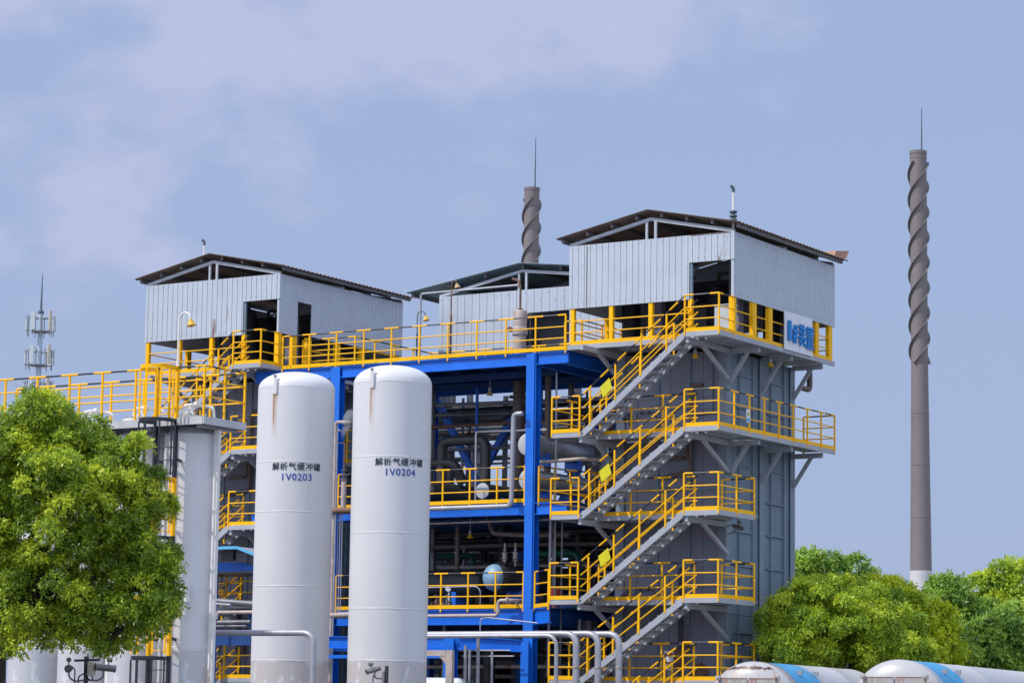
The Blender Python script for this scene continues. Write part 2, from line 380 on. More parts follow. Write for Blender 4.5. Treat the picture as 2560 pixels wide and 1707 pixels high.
def stair(label, group, xl, xh, y0, y1, zl, zh):
    t = thing('stair_flight', label, 'stairs', (xl, y0, zl), group)
    dx, dz = xh - xl, zh - zl; Ls = math.hypot(dx, dz); u = Vector((dx / Ls, 0, dz / Ls)); nn = Vector((-u.z, 0, u.x))
    for y in (y0, y1):
        m = MB(); s = 1 if y == y0 else -1
        a = Vector((xl, y, zl - .06)); b = Vector((xh, y, zh - .06))
        m.bar(a, b, .012, .17, up=nn)
        m.bar(a + nn * .08 + Vector((0, .028 * s, 0)), b + nn * .08 + Vector((0, .028 * s, 0)), .05, .012, up=nn)
        m.bar(a - nn * .08 + Vector((0, .028 * s, 0)), b - nn * .08 + Vector((0, .028 * s, 0)), .05, .012, up=nn)
        m.box(xl - .12, xl + .02, y - .006, y + .006, zl - .14, zl - .01) if s > 0 else None
        m.build('stringer', FAS, t)
    n = 12
    for k in range(n):
        f = (k + .5) / n; x = xl + dx * f; z = zl + dz * f
        m = B(x - .13, x + .13, y0 + .014, y1 - .014, z - .03, z)
        m.box(x - .13, x - .118, y0 + .014, y1 - .014, z - .075, z - .03)
        # triangular end gusset under the tread
        for yy in (y0 + .10, y1 - .16):
            m.prism([(-.12, 0), (.12, 0), (.02, -.13)], (x, yy, z - .031), (1, 0, 0), (0, 0, 1), (0, .05, 0))
        m.build('tread', FAS, t)
    for y in (y0, y1):
        n = 4 if y == y0 else 3
        for k in range(n):
            f = (k + .3) / n; x = xl + dx * f; z = zl + dz * f
            B(x - .022, x + .022, y - .022, y + .022, z - .02, z + 1.04).build('rail_post', YEL, t)
        a = Vector((xl, y, zl)); b = Vector((xh, y, zh)); up = Vector((0, 0, 1))
        pts = [a + up * 1.06 + Vector((-.05, 0, 0)), b + up * 1.06]
        Lp = (pts[1] - pts[0]).length; m = 6
        MB().stripe(pts, [(Lp * (k + .15) / m, Lp * (k + .62) / m) for k in range(m)]).build('hand_rail', BLK, t)
        for hh in (.36, .70): MB().tube([a + up * hh, b + up * hh], .02, 8).build('mid_rail', YEL, t)
    return t

# ------------------------------------------------------------------ sheds on top
def ribbed(m, lines, p0, u, length, z0, z1, nrm, pitch, back=.03):
    """profiled sheet from p0 along unit u, outward normal nrm"""
    p0 = Vector(p0); u = Vector(u); nrm = Vector(nrm); prof = []; s = 0.
    prof.append((0., 0.)); s = pitch * .5
    while s < length - .03:
        prof += [(s - .018, 0), (s - .012, .013), (s + .006, .013), (s + .009, 0)]
        if s + pitch / 2 < length - .02: prof += [(s + pitch * .5 - .006, 0), (s + pitch * .5, .004), (s + pitch * .5 + .006, 0)]
        lines.box(*bb(p0 + u * (s + .0105), p0 + u * (s + .0165), nrm, .003, z0 + .002, z1 - .002))
        s += pitch
    prof.append((length, 0.))
    n = len(prof)
    fr = [p0 + u * a + nrm * b for a, b in prof]
    vs = [(p.x, p.y, z0) for p in fr] + [(p.x, p.y, z1) for p in fr]
    fs = [(i, i + 1, i + 1 + n, i + n) for i in range(n - 1)]
    a = p0 - nrm * back; b = p0 + u * length - nrm * back; k = 2 * n
    vs += [(a.x, a.y, z0), (b.x, b.y, z0), (a.x, a.y, z1), (b.x, b.y, z1)]
    fs += [(k + 1, k, k + 2, k + 3), (0, n, k + 2, k), (n - 1, k + 1, k + 3, 2 * n - 1)]
    fs += [tuple(list(range(n)) + [k + 1, k])[::-1], tuple(list(range(n, 2 * n)) + [k + 3, k + 2])]
    m.add(vs, fs)
def bb(a, b, nrm, t, z0, z1):
    c = b + nrm * t
    xs = sorted((a.x, c.x)); ys = sorted((a.y, c.y))
    return xs[0], xs[1], ys[0], ys[1], z0, z1

def shed(label, x0, x1, y0, y1, zf, zb, zt, zr, zeave, xr, ovl, ovr, front, side, roofm, posts_f=(), posts_r=(), posts=True, pitch=.205, y_over=.2, flap=False):
    t = thing('rooftop_shed', label, 'shed', (x0, y0, zf))
    # walls: lists of (start, end, zlow, zhigh)
    def wall(name, pieces, fn, nz_=False):
        m = MB(); ln = MB()
        for a, b, za, zc in pieces: fn(m, ln, a, b, za, zc)
        o = m.build(name, CLAD, t); ln.build('lap_line', CLADL if nz_ else CLADM, o); return o
    wall('wall_panel', front, lambda m, ln, a, b, za, zc: ribbed(m, ln, (a, y0, 0), (1, 0, 0), b - a, za, zc, (0, -1, 0), pitch), True)
    wall('wall_panel', side, lambda m, ln, a, b, za, zc: ribbed(m, ln, (x1, a, 0), (0, 1, 0), b - a, za, zc, (1, 0, 0), pitch))
    wall('wall_panel', [(x0 + .04, x1 - .04, zb, zt)], lambda m, ln, a, b, za, zc: ribbed(m, ln, (b, y1, 0), (-1, 0, 0), b - a, za, zc, (0, 1, 0), pitch))
    wall('wall_panel', [(y0 + .04, y1 - .04, zb, zt)], lambda m, ln, a, b, za, zc: ribbed(m, ln, (x0, b, 0), (0, -1, 0), b - a, za, zc, (-1, 0, 0), pitch))
    MB().box(x1 + .001, x1 + .03, y0 - .03, y0 + .07, front[-1][2], zt).box(x1 - .07, x1 + .001, y0 - .03, y0 - .022, front[-1][2], zt).build('corner_flashing', CLAD, t)
    # rust-coloured bolts
    bo = MB(); rr = random.Random(len(label))
    for a, b, za, zc in front:
        k = a + .1
        while k < b - .05:
            for z in (za + .12, (za + zc) / 2 + rr.uniform(-.05, .05), zc - .12):
                if rr.random() < .6 and zc - za > .5: bo.box(k - .008, k + .008, y0 - .02, y0, z - .008, z + .008)
            k += pitch
    for a, b, za, zc in side:
        k = a + .1
        while k < b - .05:
            for z in (za + .12, za + .6, (za + zc) / 2 + .4, zc - .12):
                if rr.random() < .5: bo.box(x1, x1 + .02, k - .010, k + .010, z - .010, z + .010)
            k += pitch
    bo.build('rusty_bolts', RUSTY, t)
    # trusses
    for yy in (y0 + .05, (y0 + y1) / 2, y1 - .05):
        m = MB(); ez = zt + .02; rz = ez + (zr - zeave) * .93
        m.bar((x0, yy, ez), (xr, yy, rz), .07, .10); m.bar((xr, yy, rz), (x1, yy, ez), .07, .10)
        m.box(xr - .17, xr - .10, yy - .03, yy + .03, zt - .05, rz - .05); m.box(xr + .12, xr + .20, yy - .03, yy + .03, zt - .05, rz - .06)
        if yy > y0 + 1: m.bar((xr - .1, yy + .06, zt), (xr + .9, yy + .06, zt + .42), .05, .05)
        m.build('truss', TRUSS, t)
    sl = (zr - zeave) / max(.1, (xr - (x0 - ovl))); slr = (zr - zeave) / max(.1, (x1 + ovr - xr))
    def rz(x): return zr - (xr - x) * sl if x <= xr else zr - (x - xr) * slr
    MB().prism([(x0 + .05, zt), (x1 - .05, zt), (x1 - .05, rz(x1) - .15), (xr, zr - .15), (x0 + .05, rz(x0) - .15)], (0, y1 - .02, 0), (1, 0, 0), (0, 0, 1), (0, .015, 0)).build('gable_panel', CLAD, t)
    for k in range(8):
        x = x0 - ovl + .15 + (x1 + ovr - .3 - x0 + ovl) * k / 7.
        MB().box(x - .04, x + .04, y0 - .04, y1 + .2, rz(x) - .15, rz(x) - .035).build('purlin', PURL, t)
    # corrugated roof
    m = MB(); ny = int((y1 + .35 - y0 + y_over) / .05); ys = [y0 - y_over + k * .05 for k in range(ny + 1)]
    cols = [x0 - ovl, xr, x1 + ovr]; rows = []
    for lay in (0., -.012):
        for k, yy in enumerate(ys):
            w = .018 * math.sin(2 * math.pi * yy / .22) + rr.uniform(-.003, .003)
            rows.append([(x, yy, rz(x) + w + lay - (.02 if x != xr else 0) * 0) for x in cols])
    vs = [p for r in rows for p in r]; nr = len(ys); fs = []
    for L2 in (0, 1):
        for k in range(nr - 1):
            for c in (0, 1):
                i = (L2 * nr + k) * 3 + c; fs.append((i, i + 3, i + 4, i + 1) if not L2 else (i, i + 1, i + 4, i + 3))
    for c in (0, 2):
        for k in range(nr - 1):
            i = k * 3 + c; j = (nr + k) * 3 + c; fs.append((i, j, j + 3, i + 3))
    for k in (0, nr - 1):
        for c in (0, 1):
            i = k * 3 + c; j = (nr + k) * 3 + c; fs.append((i, i + 1, j + 1, j))
    m.add(vs, fs, True); ro = m.build('roof', roofm, t)
    if flap:
        MB().prism([(0, 0), (.5, .02), (.62, .26), (.05, .2)], (x1 + .05, y1 - .1, zeave + .06), (.35, .93, 0), (0, .05, 1), (-.5, .1, .03)).build('loose_sheet', mat('torn_sheet', (.45, .22, .14), .6, var=.2), ro)
    if posts:
        for px in posts_f: B(px - .065, px + .065, y0 + .02, y0 + .14, zf, zb + .02).build('post', YEL, t)
        for py in posts_r: B(x1 - .14, x1 - .02, py - .12, py + .12, zf, zb + .02).build('post', YEL, t)
        for py in (y0 + 2.2, y0 + 4.4, y1 - .2): B(x0 + .02, x0 + .14, py - .1, py + .1, zf, zb + .02).build('post', YEL, t)
        for px in (x0 + 1.4, x0 + 2.8, x0 + 4.2): B(px - .08, px + .08, y1 - .14, y1 - .02, zf, zb + .02).build('post', YEL, t)
    return t

# ------------------------------------------------------------------ the two stair towers
LZ = [12.74, 10.02, 7.63, 5.17, 2.87, .50]
ORDN = ['top', 'second', 'third', 'fourth', 'lowest', 'ground']
def tower(dx, side_name, near):
    who = 'signed tower' if near else 'unsigned tower'
    # body
    t = thing('process_tower', 'grey panelled stair tower bearing the white sign, nearest the trees' if near else 'grey panelled stair tower without a sign, half hidden by white tanks', 'tower', (dx - 3, 5, 0))
    xl, xr, yf, yb, zt = dx - 4.8, dx - 1.1, 2.65, 7.17, 12.55
    B(xl, xr - .02, yf, yf + .05, 0, zt).build('wall_panel', BODY, t)
    B(xr - .10, xr - .05, yf + .06, yb - .06, 0, zt).build('wall_panel', BODY2, t)
    B(xl, xl + .05, yf + .06, yb - .06, 0, zt).build('wall_panel', BODY, t)
    B(xl, xr - .02, yb - .05, yb, 0, zt).build('wall_panel', BODY, t)
    for a, b in ((-4.8, -4.52), (-1.36, -1.10)):
        m = MB(); m.box(dx + a, dx + b, yf - .06, yf - .045, 0, zt); m.box((2 * dx + a + b) / 2 - .008, (2 * dx + a + b) / 2 + .008, yf - .044, yf - .001, 0, zt)
        m.build('column', COLG, t)
    for a in (-2.36, -3.42): B(dx + a, dx + a + .06, yf - .05, yf - .001, 0, zt).build('rib', BODY2, t)
    for z in (1.4, 2.1, 3.65, 4.37, 6.26, 6.9, 8.5, 9.25, 10.9, 11.7):
        B(dx - 4.5, dx - 1.4, yf - .03, yf - .002, z - .03, z + .03).build('girt', BODY2, t)
    sm = MB()
    for z in (1.0, 2.9, 5.6, 7.9, 10.1, 11.2): sm.box(dx - 4.5, dx - 1.4, yf - .004, yf - .001, z, z + .012)
    for x in (-4.1, -3.0, -1.9): sm.box(dx + x, dx + x + .012, yf - .004, yf - .001, 0, zt)
    sm.build('panel_seam', DARK, t)
    for a, b in ((2.60, 2.90), (4.77, 5.07), (6.85, 7.17)):
        m = MB(); m.box(xr - .012, xr, a, b, 0, zt); c = (a + b) / 2; m.box(xr - .05, xr - .013, c - .01, c + .01, 0, zt)
        m.build('column', COLG, t)
    for y in (3.45, 4.33, 5.54, 6.41):
        B(xr - .05, xr + .01, y - .012, y + .012, 0, zt).build('rib', COLG, t)
    for y in (3.22, 4.14, 5.33, 6.24):
        wl = MB(); z = .2
        while z < 12.4: wl.box(xr - .05, xr - .045, y - .008, y + .008, z, z + .15); z += .22
        wl.build('weld_line', GALV, t)
    for z in (1.4, 2.4, 3.4, 4.32, 5.3, 6.27, 7.27, 8.24, 9.22, 10.2, 10.94, 11.9):
        for a, b in ((3.18, 4.48), (5.28, 6.58)): B(xr - .05, xr + .006, a, b, z - .02, z + .02).build('girt', BODY2, t)
    # pipework fixed on the front panels
    MB().tube([(dx - 1.95, yf + .02, 11.55), (dx - 1.95, yf - .12, 11.55), (dx - 2.25, yf - .12, 11.55), (dx - 2.25, yf - .12, 9.0), (dx - 3.2, yf - .12, 8.85)], .055, 10, .12).build('drain_pipe', INSB, t)
    MB().tube([(dx - 1.55, yf - .03, 12.4), (dx - 1.55, yf - .03, 10.7), (dx - 2.1, yf - .03, 10.66)], .012, 6, .05).build('conduit', DARK, t)
    m = MB()
    for k in range(4): m.tube([(dx - 2.66 + .05 * k, yf - .04, .2), (dx - 2.66 + .05 * k, yf - .04, 6.2)], .012, 6)
    m.build('conduit', DARK, t)
    MB().tube([(dx - .98, 7.3, 11.96), (dx - 1.0, 8.0, 11.96), (dx - 1.0, 8.0, 12.6)], .09, 12, .16).build('drain_pipe', INSB, t)
    MB().tube([(dx - 1.02, 2.56, 4.84), (dx - 1.02, 4.6, 4.8)], .012, 6).build('conduit', DARK, t)
    for z in (10.75, 5.5):
        m = MB().tube([(dx - 4.06, yf - .02, z - .15), (dx - 4.06, yf - .12, z - .12), (dx - 4.06, yf - .12, z + .04), (dx - 3.45, yf - .12, z + .05), (dx - 3.4, yf - .02, z - .3)], .012, 6, .04)
        for x in (-3.89, -3.64): m.lathe([(.055, 0), (.055, .03), (.03, .035)], (dx + x, yf - .13, z + .06), (0, -1, 0), 16)
        m.build('gauge_line', DARK, t)
        m = MB().lathe([(.06, 0), (.06, .05), (.03, .06), (.03, .14)], (dx - 4.45, yf - .15, z - .1), (0, -1, 0), 12).lathe([(.05, 0), (.05, .1)], (dx - 4.3, yf - .2, z - .05), (0, 0, 1), 12).tube([(dx - 4.45, yf - .02, z - .1), (dx - 4.45, yf - .2, z - .1), (dx - 4.25, yf - .2, z - .1), (dx - 4.25, yf - .2, z - .4)], .025, 8, .05)
        m.build('valve_cluster', DARK, t)
    m = MB()
    for j in range(7): m.lathe([(.02, 0), (.07 - .02 * (j % 2), .01), (.07 - .02 * (j % 2), .04), (.02, .05)], (dx - 2.33, yf - .1, 3.72 + .055 * j), n=12)
    m.tube([(dx - 2.33, yf - .1, 3.4), (dx - 2.33, yf - .1, 4.5)], .014, 6); m.build('insulator', RUSTY, t)
    MB().tube([(dx - 2.48, yf - .1, 9.42), (dx - 3.1, yf - .1, 9.42), (dx - 3.12, yf - .02, 9.42)], .05, 10, .1).tube([(dx - 2.38, yf - .1, 9.42), (dx - 2.38, yf - .1, 10.2)], .05, 10).build('drain_pipe', INSB, t)
    m = MB().lathe([(.26, 0), (.26, .05), (.2, .06), (.2, .11), (.05, .13)], (dx - 1.93, yf - .001, 3.15), (0, -1, 0), 24)
    for j in range(12): an = 2 * math.pi * j / 12; m.lathe([(.02, .05), (.02, .08)], (dx - 1.93 + .23 * math.cos(an), yf, 3.15 + .23 * math.sin(an)), (0, -1, 0), 6)
    m.build('manhole_cover', RUSTY, t)
    MB().box(dx - 3.2, dx - 2.5, yf - .02, yf - .001, 2.98, 3.42).box(dx - 3.15, dx - 2.55, yf - .035, yf - .02, 3.02, 3.38).build('access_panel', BODY, t)
    # platforms
    G = 'landings of the %s' % who
    bl = lambda z: [((dx + x, 2.58, z - .22), (dx + x, .06, z - .22), (dx + x, 2.6, z - 1.05)) for x in (-1.05, -4.55)]
    br = lambda z: [((xr + .0, y, z - .22), (dx - .10, y, z - .22), (xr + .02, y, z - 1.15)) for y in (2.76, 4.92, 7.02)]
    for i in range(5):
        z = LZ[i]
        lab = '%s landing of the %s, grey channel edge with yellow rails' % (ORDN[i], who)
        if i == 0:
            rects = [(dx - 5.52, dx, .9, 7.70), (dx - 1.15, dx, 0, .9)]
            edges = [[(dx - 5.52, 7.68), (dx - 5.52, .92), (dx - 1.15, .92)], [(dx - 1.15, .02), (dx, .02)], [(dx - .02, .05), (dx - .02, 7.7)]]
            rails = [([(dx, .9), (dx, 0), (dx - 1.1, 0)], {}),
                     ([(dx - 5.4, .93), (dx - 1.45, .93)], dict(top=False, posts=False)),
                     ([(dx - .05, .95), (dx - .05, 7.5)], dict(top=False, posts=False)),
                     ([(dx - .1, 7.6), (dx - 5.4, 7.6), (dx - 5.4, 1.0)], dict(top=False, posts=False))]
            if not near: rails[2] = ([(dx - .05, 2.8), (dx - .05, 7.5)], dict(top=False, posts=False))
            br_ = bl(z) + br(z)
        else:
            ye = 7.70 if i == 1 else 2.27
            rects = [(dx - 5.52, dx, .9, 2.6), (dx - 1.15, dx, 0, .9), (dx - 5.52, dx - 4.5, 0, .9)]
            if i == 1: rects.append((dx - 1.1, dx, 2.6, 7.70))
            edges = [[(dx - 4.6, .92), (dx - 1.15, .92)], [(dx - 1.15, .02), (dx, .02)], [(dx - .02, .05), (dx - .02, ye)], [(dx - 5.52, .02), (dx - 4.5, .02)], [(dx - 5.5, .05), (dx - 5.5, 2.58)]]
            rails = [([(dx - 1.05, ye - .03), (dx, ye - .03), (dx, 0), (dx - 1.1, 0)], {}),
                     ([(dx - 4.4, .93), (dx - 1.25, .93)], {}),
                     ([(dx - 5.5, 2.3), (dx - 5.5, 0), (dx - 4.56, 0)], {})]
            br_ = bl(z) + (br(z) if i == 1 else [])
        platform(lab, G, rects, edges, z, rails, brackets=br_)
    for i in range(5):
        stair('%s flight of grey stairs with yellow handrails on the %s' % (['top', 'second', 'third', 'fourth', 'lowest'][i], who), 'stair flights of the %s' % who, dx - 4.48, dx - 1.12, .03, .84, LZ[i + 1], LZ[i])
    # shed
    if near:
        side = [(.9, 7.72, 13.82, 15.72)]; pr = (.99, 2.29, 3.33, 6.5, 7.45)
    else:
        side = [(.9, 1.90, 13.82, 15.72), (1.90, 2.66, 14.95, 15.72), (2.66, 7.9, 13.90, 15.72)]; pr = (1.0, 1.80, 2.60, 4.2, 5.6, 7.5)
    front = [(dx - 5.5, dx - 1.45, 13.83, 15.72), (dx - 1.45, dx, 14.91, 15.72)]
    s = shed(('pale sheet metal gable shed with a torn roof corner on the signed tower' if near else 'pale sheet metal gable shed with a narrow side door on the unsigned tower'), dx - 5.5, dx, .9, 7.7 if near else 7.9, LZ[0], 13.83, 15.72, 16.56, 15.94, dx - 2.75, .36, .30, front, side, ROOF,
             posts_f=(dx - 5.39, dx - 4.07, dx - 2.74, dx - 1.43), posts_r=pr, flap=near)
    if near: B(dx - 4.90, dx - 4.88, .883, .888, 13.86, 15.68).build('rust_run', RUSTY, s); B(dx - 1.42, dx - .05, .883, .888, 15.70, 15.715).build('rusty_edge', RUSTY, s)
    # grey upper part of the corner post beside the door and door jamb
    B(dx - .08, dx - .005, .905, .99, 13.84, 14.9).build('door_post', CLAD, s); B(dx - 1.44, dx - 1.36, .93, 1.0, 13.84, 14.9).build('door_post', BODY2, s)
    # machinery inside: dark vessels and cabinets
    rr = random.Random(3 if near else 5)
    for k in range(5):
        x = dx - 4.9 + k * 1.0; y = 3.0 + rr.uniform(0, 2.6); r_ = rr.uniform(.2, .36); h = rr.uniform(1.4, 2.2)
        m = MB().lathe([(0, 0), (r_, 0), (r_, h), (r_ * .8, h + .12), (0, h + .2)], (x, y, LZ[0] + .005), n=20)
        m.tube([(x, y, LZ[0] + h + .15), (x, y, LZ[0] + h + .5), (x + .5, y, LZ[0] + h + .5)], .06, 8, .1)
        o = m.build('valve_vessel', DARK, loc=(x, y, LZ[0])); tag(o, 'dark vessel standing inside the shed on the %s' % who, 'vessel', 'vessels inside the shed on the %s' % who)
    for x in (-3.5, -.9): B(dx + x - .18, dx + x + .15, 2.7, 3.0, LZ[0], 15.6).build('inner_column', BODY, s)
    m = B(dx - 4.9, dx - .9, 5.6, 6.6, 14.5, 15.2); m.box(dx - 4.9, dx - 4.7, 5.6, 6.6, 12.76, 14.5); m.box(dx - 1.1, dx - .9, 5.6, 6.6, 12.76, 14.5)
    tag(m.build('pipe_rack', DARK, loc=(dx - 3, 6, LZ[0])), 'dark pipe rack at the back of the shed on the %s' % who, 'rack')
    return t
tower(0., 'right', True)
tower(-16.27, 'left', False)

# ------------------------------------------------------------------ third shed, behind the deck
def back_shed():
    X0, X1, Y0, Y1 = -15.85, -7.2, 9.5, 15.5
    s = shed('pale blue sheet metal shed standing between the two tower sheds, its roof wider than theirs', X0, X1, Y0, Y1, 13.0, 14.08, 16.15, 17.05, 16.36, -12.5, 1.25, .9,
             [(X0, -12.45, 14.08, 16.15), (-12.45, -10.6, 15.35, 16.15), (-10.6, X1, 14.08, 16.15)], [(Y0, Y1, 14.08, 16.15)], ROOFU, posts=False, pitch=.30)
    for x in (X0 + .15, -12.6, -10.4, X1 - .15):
        for y in (Y0 + .1, Y1 - .1): B(x - .12, x + .12, y - .1, y + .1, 0, 14.07).build('post', BODY2, s)
    B(X0, X1, Y0 + .3, Y1, 13.7, 13.9).build('floor', BODY, s)
    B(-12.4, -10.65, Y0 + .6, Y0 + .7, 14.08, 15.3).build('door', DARK, s)
back_shed()

# ------------------------------------------------------------------ blue process frame
FR = thing('steel_frame', 'bright blue steel frame of columns, beams and decks between the two towers', 'steel frame', (-10, 3.5, 0))
def hcol(x, y, z0, z1, w=.34, d=.30, parent=FR, m_=BLU):
    m = MB(); m.box(x - w / 2, x + w / 2, y - d / 2, y - d / 2 + .03, z0, z1); m.box(x - w / 2, x + w / 2, y + d / 2 - .03, y + d / 2, z0, z1); m.box(x - .02, x + .02, y - d / 2 + .03, y + d / 2 - .03, z0, z1)
    return m.build('column', m_, parent)
def ibeam(p, q, h, w=.18, parent=FR, name='beam', m_=BLU):
    p = Vector(p); q = Vector(q); z = Vector((0, 0, 1)); m = MB()
    m.bar(p - z * .012, q - z * .012, w, .024); m.bar(p - z * (h - .012), q - z * (h - .012), w, .024); m.bar(p - z * (h / 2), q - z * (h / 2), .03, h - .05)
    return m.build(name, m_, parent)
XC = (-6.79, -14.0)
for x in XC:
    for y in (1.05, 6.4): hcol(x, y, 0, 12.58)
hcol(-10.4, 6.4, 0, 7.7, .26, .26)
# stiffened front column: angle bolted on the face
B(-6.74, -6.66, .86, .895, 5.0, 12.6).build('cover_angle', BLU, FR)
DZ = (12.60, 8.10, 4.97)
for z, h in zip(DZ, (.36, .35, .46)):
    for y in (1.0, 6.4):
        ibeam((-13.82, y, z - .01), (-6.97, y, z - .01), h)
        ibeam((-6.61, y, z - .01), ((-5.55, y, z - .01) if z > 5 or y > 2 else (-5.58, .12, z - .01)), h); ibeam((-17.2, y, z - .01), (-14.18, y, z - .01), h)
    for x in XC: ibeam((x, 1.24, z - .02), (x, 6.2, z - .02), h - .02)
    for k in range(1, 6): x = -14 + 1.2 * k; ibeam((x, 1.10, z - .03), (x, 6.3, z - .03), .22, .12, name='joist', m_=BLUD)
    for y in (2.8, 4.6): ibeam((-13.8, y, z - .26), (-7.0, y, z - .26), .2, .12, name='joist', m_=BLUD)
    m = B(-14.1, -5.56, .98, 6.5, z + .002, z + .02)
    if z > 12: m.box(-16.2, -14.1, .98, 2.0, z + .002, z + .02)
    m.build('deck_plate', BLUD, FR)  # underside shade painted in by the darker blue copy
for z in (12.60, 8.10): ibeam((-5.72, 1.1, z - .02), (-5.72, 6.4, z - .02), .36)
# lower secondary beam under the third deck, with its short posts
ibeam((-14.0, 1.0, 3.98), (-6.97, 1.0, 3.98), .26)
for p, q in (((-13.8, 6.4, 12.1), (-12.2, 6.4, 9.4)), ((-10.6, 6.4, 11.8), (-12.0, 6.4, 9.6)), ((-12.2, 6.4, 9.4), (-11.2, 6.4, 8.1)), ((-7.0, 6.4, 12.1), (-9.2, 6.4, 8.2))):
    MB().bar(p, q, .16, .20).build('brace', BLU, FR)
for x, zt_, zb_ in ((-13.35, 12.2, 10.8), (-11.0, 12.2, 10.7), (-9.6, 11.5, 10.2), (-8.6, 12.2, 10.5)):
    B(x - .035, x + .035, 4.45, 4.52, zb_, zt_).build('hanger', BLU, FR)
def deck_rail(label, paths, z, **kw):
    t = thing('deck_railing', label, 'railing', (paths[0][0][0], paths[0][0][1], z), 'yellow railings round the blue decks')
    for p in paths: railing(t, p, z, **kw)
deck_rail('long yellow and black railing along the front edge of the top blue deck', [[(-16.1, .93), (-5.62, .93)]], 12.625, h=1.05)
deck_rail('yellow railing round the end and back of the top blue deck by the side door', [[(-16.1, 2.0), (-14.05, 2.0), (-14.05, 6.4), (-5.7, 6.4)]], 12.625)
deck_rail('short yellow railing on the top blue deck against the signed tower shed posts', [[(-6.4, 2.2), (-5.8, 2.2), (-5.8, 4.6)]], 12.625)
deck_rail('yellow railing on the middle blue deck, in front of the silver vessels', [[(-13.8, .93), (-6.98, .93)]], 8.125)
deck_rail('angled yellow railing on the middle blue deck beside the signed tower stairs', [[(-6.5, .95), (-6.4, 2.6), (-5.7, 4.4)]], 8.125)
deck_rail('yellow railing on the lowest blue deck, in front of the round blue vessel head', [[(-13.8, .93), (-6.98, .93)]], 4.985)
deck_rail('short angled yellow railing on the lowest blue deck beside the signed tower stairs', [[(-6.58, .93), (-5.58, .06)]], 4.985)

# ------------------------------------------------------------------ pipes
def pipe(label, pts, r, m, bend=.18, group=None, n=12, flanges=(), supports=()):
    P = [Vector(p) for p in pts]; mb = MB().tube(pts, r, n, bend)
    if flanges:
        for i, f in flanges:
            a, b = P[i], P[i + 1]; c = a.lerp(b, f); d = (b - a).normalized()
            mb.lathe([(r * 1.75, -.03), (r * 1.75, .03)], c, d, 16, False)
    o = mb.build('pipe', m, loc=P[0]); return tag(o, label, 'pipe', group)
pipe('grey riser pipe bending off the front blue column and along the middle blue beam', [(-6.95, .70, 10.75), (-7.26, .70, 10.75), (-7.30, .70, 8.0), (-13.6, .70, 8.0)], .075, GALV, .16)
pipe('weathered pinkish pipe running along the lowest blue beam and rising to a flange', [(-13.6, .62, 4.76), (-7.66, .62, 4.76), (-7.66, .62, 5.2), (-7.25, .62, 5.2), (-7.1, 1.4, 5.2)], .055, PINK, .12, flanges=((2, .8),))
pipe('thick dark insulated pipe with two elbows under the top blue deck', [(-11.34, 3.0, 8.2), (-11.34, 3.0, 10.32), (-9.70, 3.0, 10.32), (-9.70, 3.0, 8.2)], .165, INS, .34, n=20)
pipe('dark insulated pipe sloping down behind tank 1V0204', [(-12.6, 3.0, 10.3), (-12.0, 3.0, 9.62), (-10.9, 3.0, 9.62), (-10.7, 3.3, 9.0)], .17, INS, .2, n=20)
pipe('fat brown duct hanging from the top blue deck beside the grey riser', [(-9.13, 4.0, 12.2), (-9.13, 4.0, 8.2)], .185, INSB, 0, n=24, flanges=((0, .12), (0, .45)))
pipe('brown vertical pipe just beside the front blue column', [(-7.58, 3.2, 12.3), (-7.58, 3.2, 8.2)], .10, INSB, 0, flanges=((0, .5),))
pipe('thin grey standpipe beside the front blue column, passing two decks', [(-6.44, 1.8, 12.1), (-6.42, 1.8, 5.0)], .03, GALV, 0)
pipe('rusty horizontal pipe crossing under the top blue deck', [(-13.4, 4.5, 10.97), (-7.2, 4.5, 10.97), (-6.0, 4.5, 10.7)], .062, RUSTY, .1)
pipe('grey bundled pipe high at the back under the top blue deck', [(-13.6, 5.9, 11.55), (-7.0, 5.9, 11.4)], .09, SILD, 0)
pipe('upper grey pipe at the back under the top blue deck', [(-13.6, 5.7, 11.85), (-7.0, 5.7, 11.75)], .06, GALV, 0)
pipe('thin dark pipe level with the dark elbow pipe', [(-11.8, 4.0, 10.15), (-7.0, 4.0, 10.12)], .045, SILD, 0)
pipe('thin bright pipe standing on the middle deck and turning right at its top', [(-9.53, 2.2, 8.13), (-9.55, 2.2, 10.46), (-7.0, 2.2, 10.42)], .035, GALV, .08, flanges=((1, .55),))
pipe('pale grey pipe hung under the middle blue deck', [(-13.4, 1.35, 7.60), (-6.3, 1.35, 7.62)], .03, PINK, 0)
pipe('brown pipe dropping from the middle blue deck with a bend to the right', [(-9.13, 2.2, 8.0), (-8.88, 2.2, 7.32), (-7.6, 2.2, 7.22), (-6.2, 2.2, 7.22)], .075, INSB, .15)
pipe('green pipe behind tank 1V0204 under the middle blue deck', [(-13.6, 5.0, 6.86), (-11.4, 5.0, 6.86), (-11.4, 5.0, 5.1)], .09, GREENP, .18)
pipe('green pipe elbow seen behind the signed tower stairs', [(-8.6, 4.0, 6.79), (-6.9, 4.0, 6.79), (-6.9, 4.0, 5.0)], .11, GREENP, .26)
pipe('left grey standpipe between the lowest and middle decks beside the signed tower stairs', [(-6.44, 1.55, 7.9), (-6.47, 1.55, 3.0)], .045, GALV, 0)
pipe('right thin grey standpipe between the lowest and middle decks beside the signed tower stairs', [(-6.18, 1.8, 7.9), (-6.2, 1.8, 3.0)], .03, SILD, 0)
pipe('brown flanged stub pipe rising from the lowest deck under the yellow lamp', [(-10.69, 3.0, 7.7), (-10.69, 3.0, 5.0)], .075, INSB, 0, flanges=((0, .16), (0, .56)))
pipe('long bare pipe beside the signed tower stairs running to the signed tower', [(-7.0, 1.6, 9.36), (-5.5, 1.6, 9.42), (-4.9, 2.2, 9.42)], .055, PINK, .1)
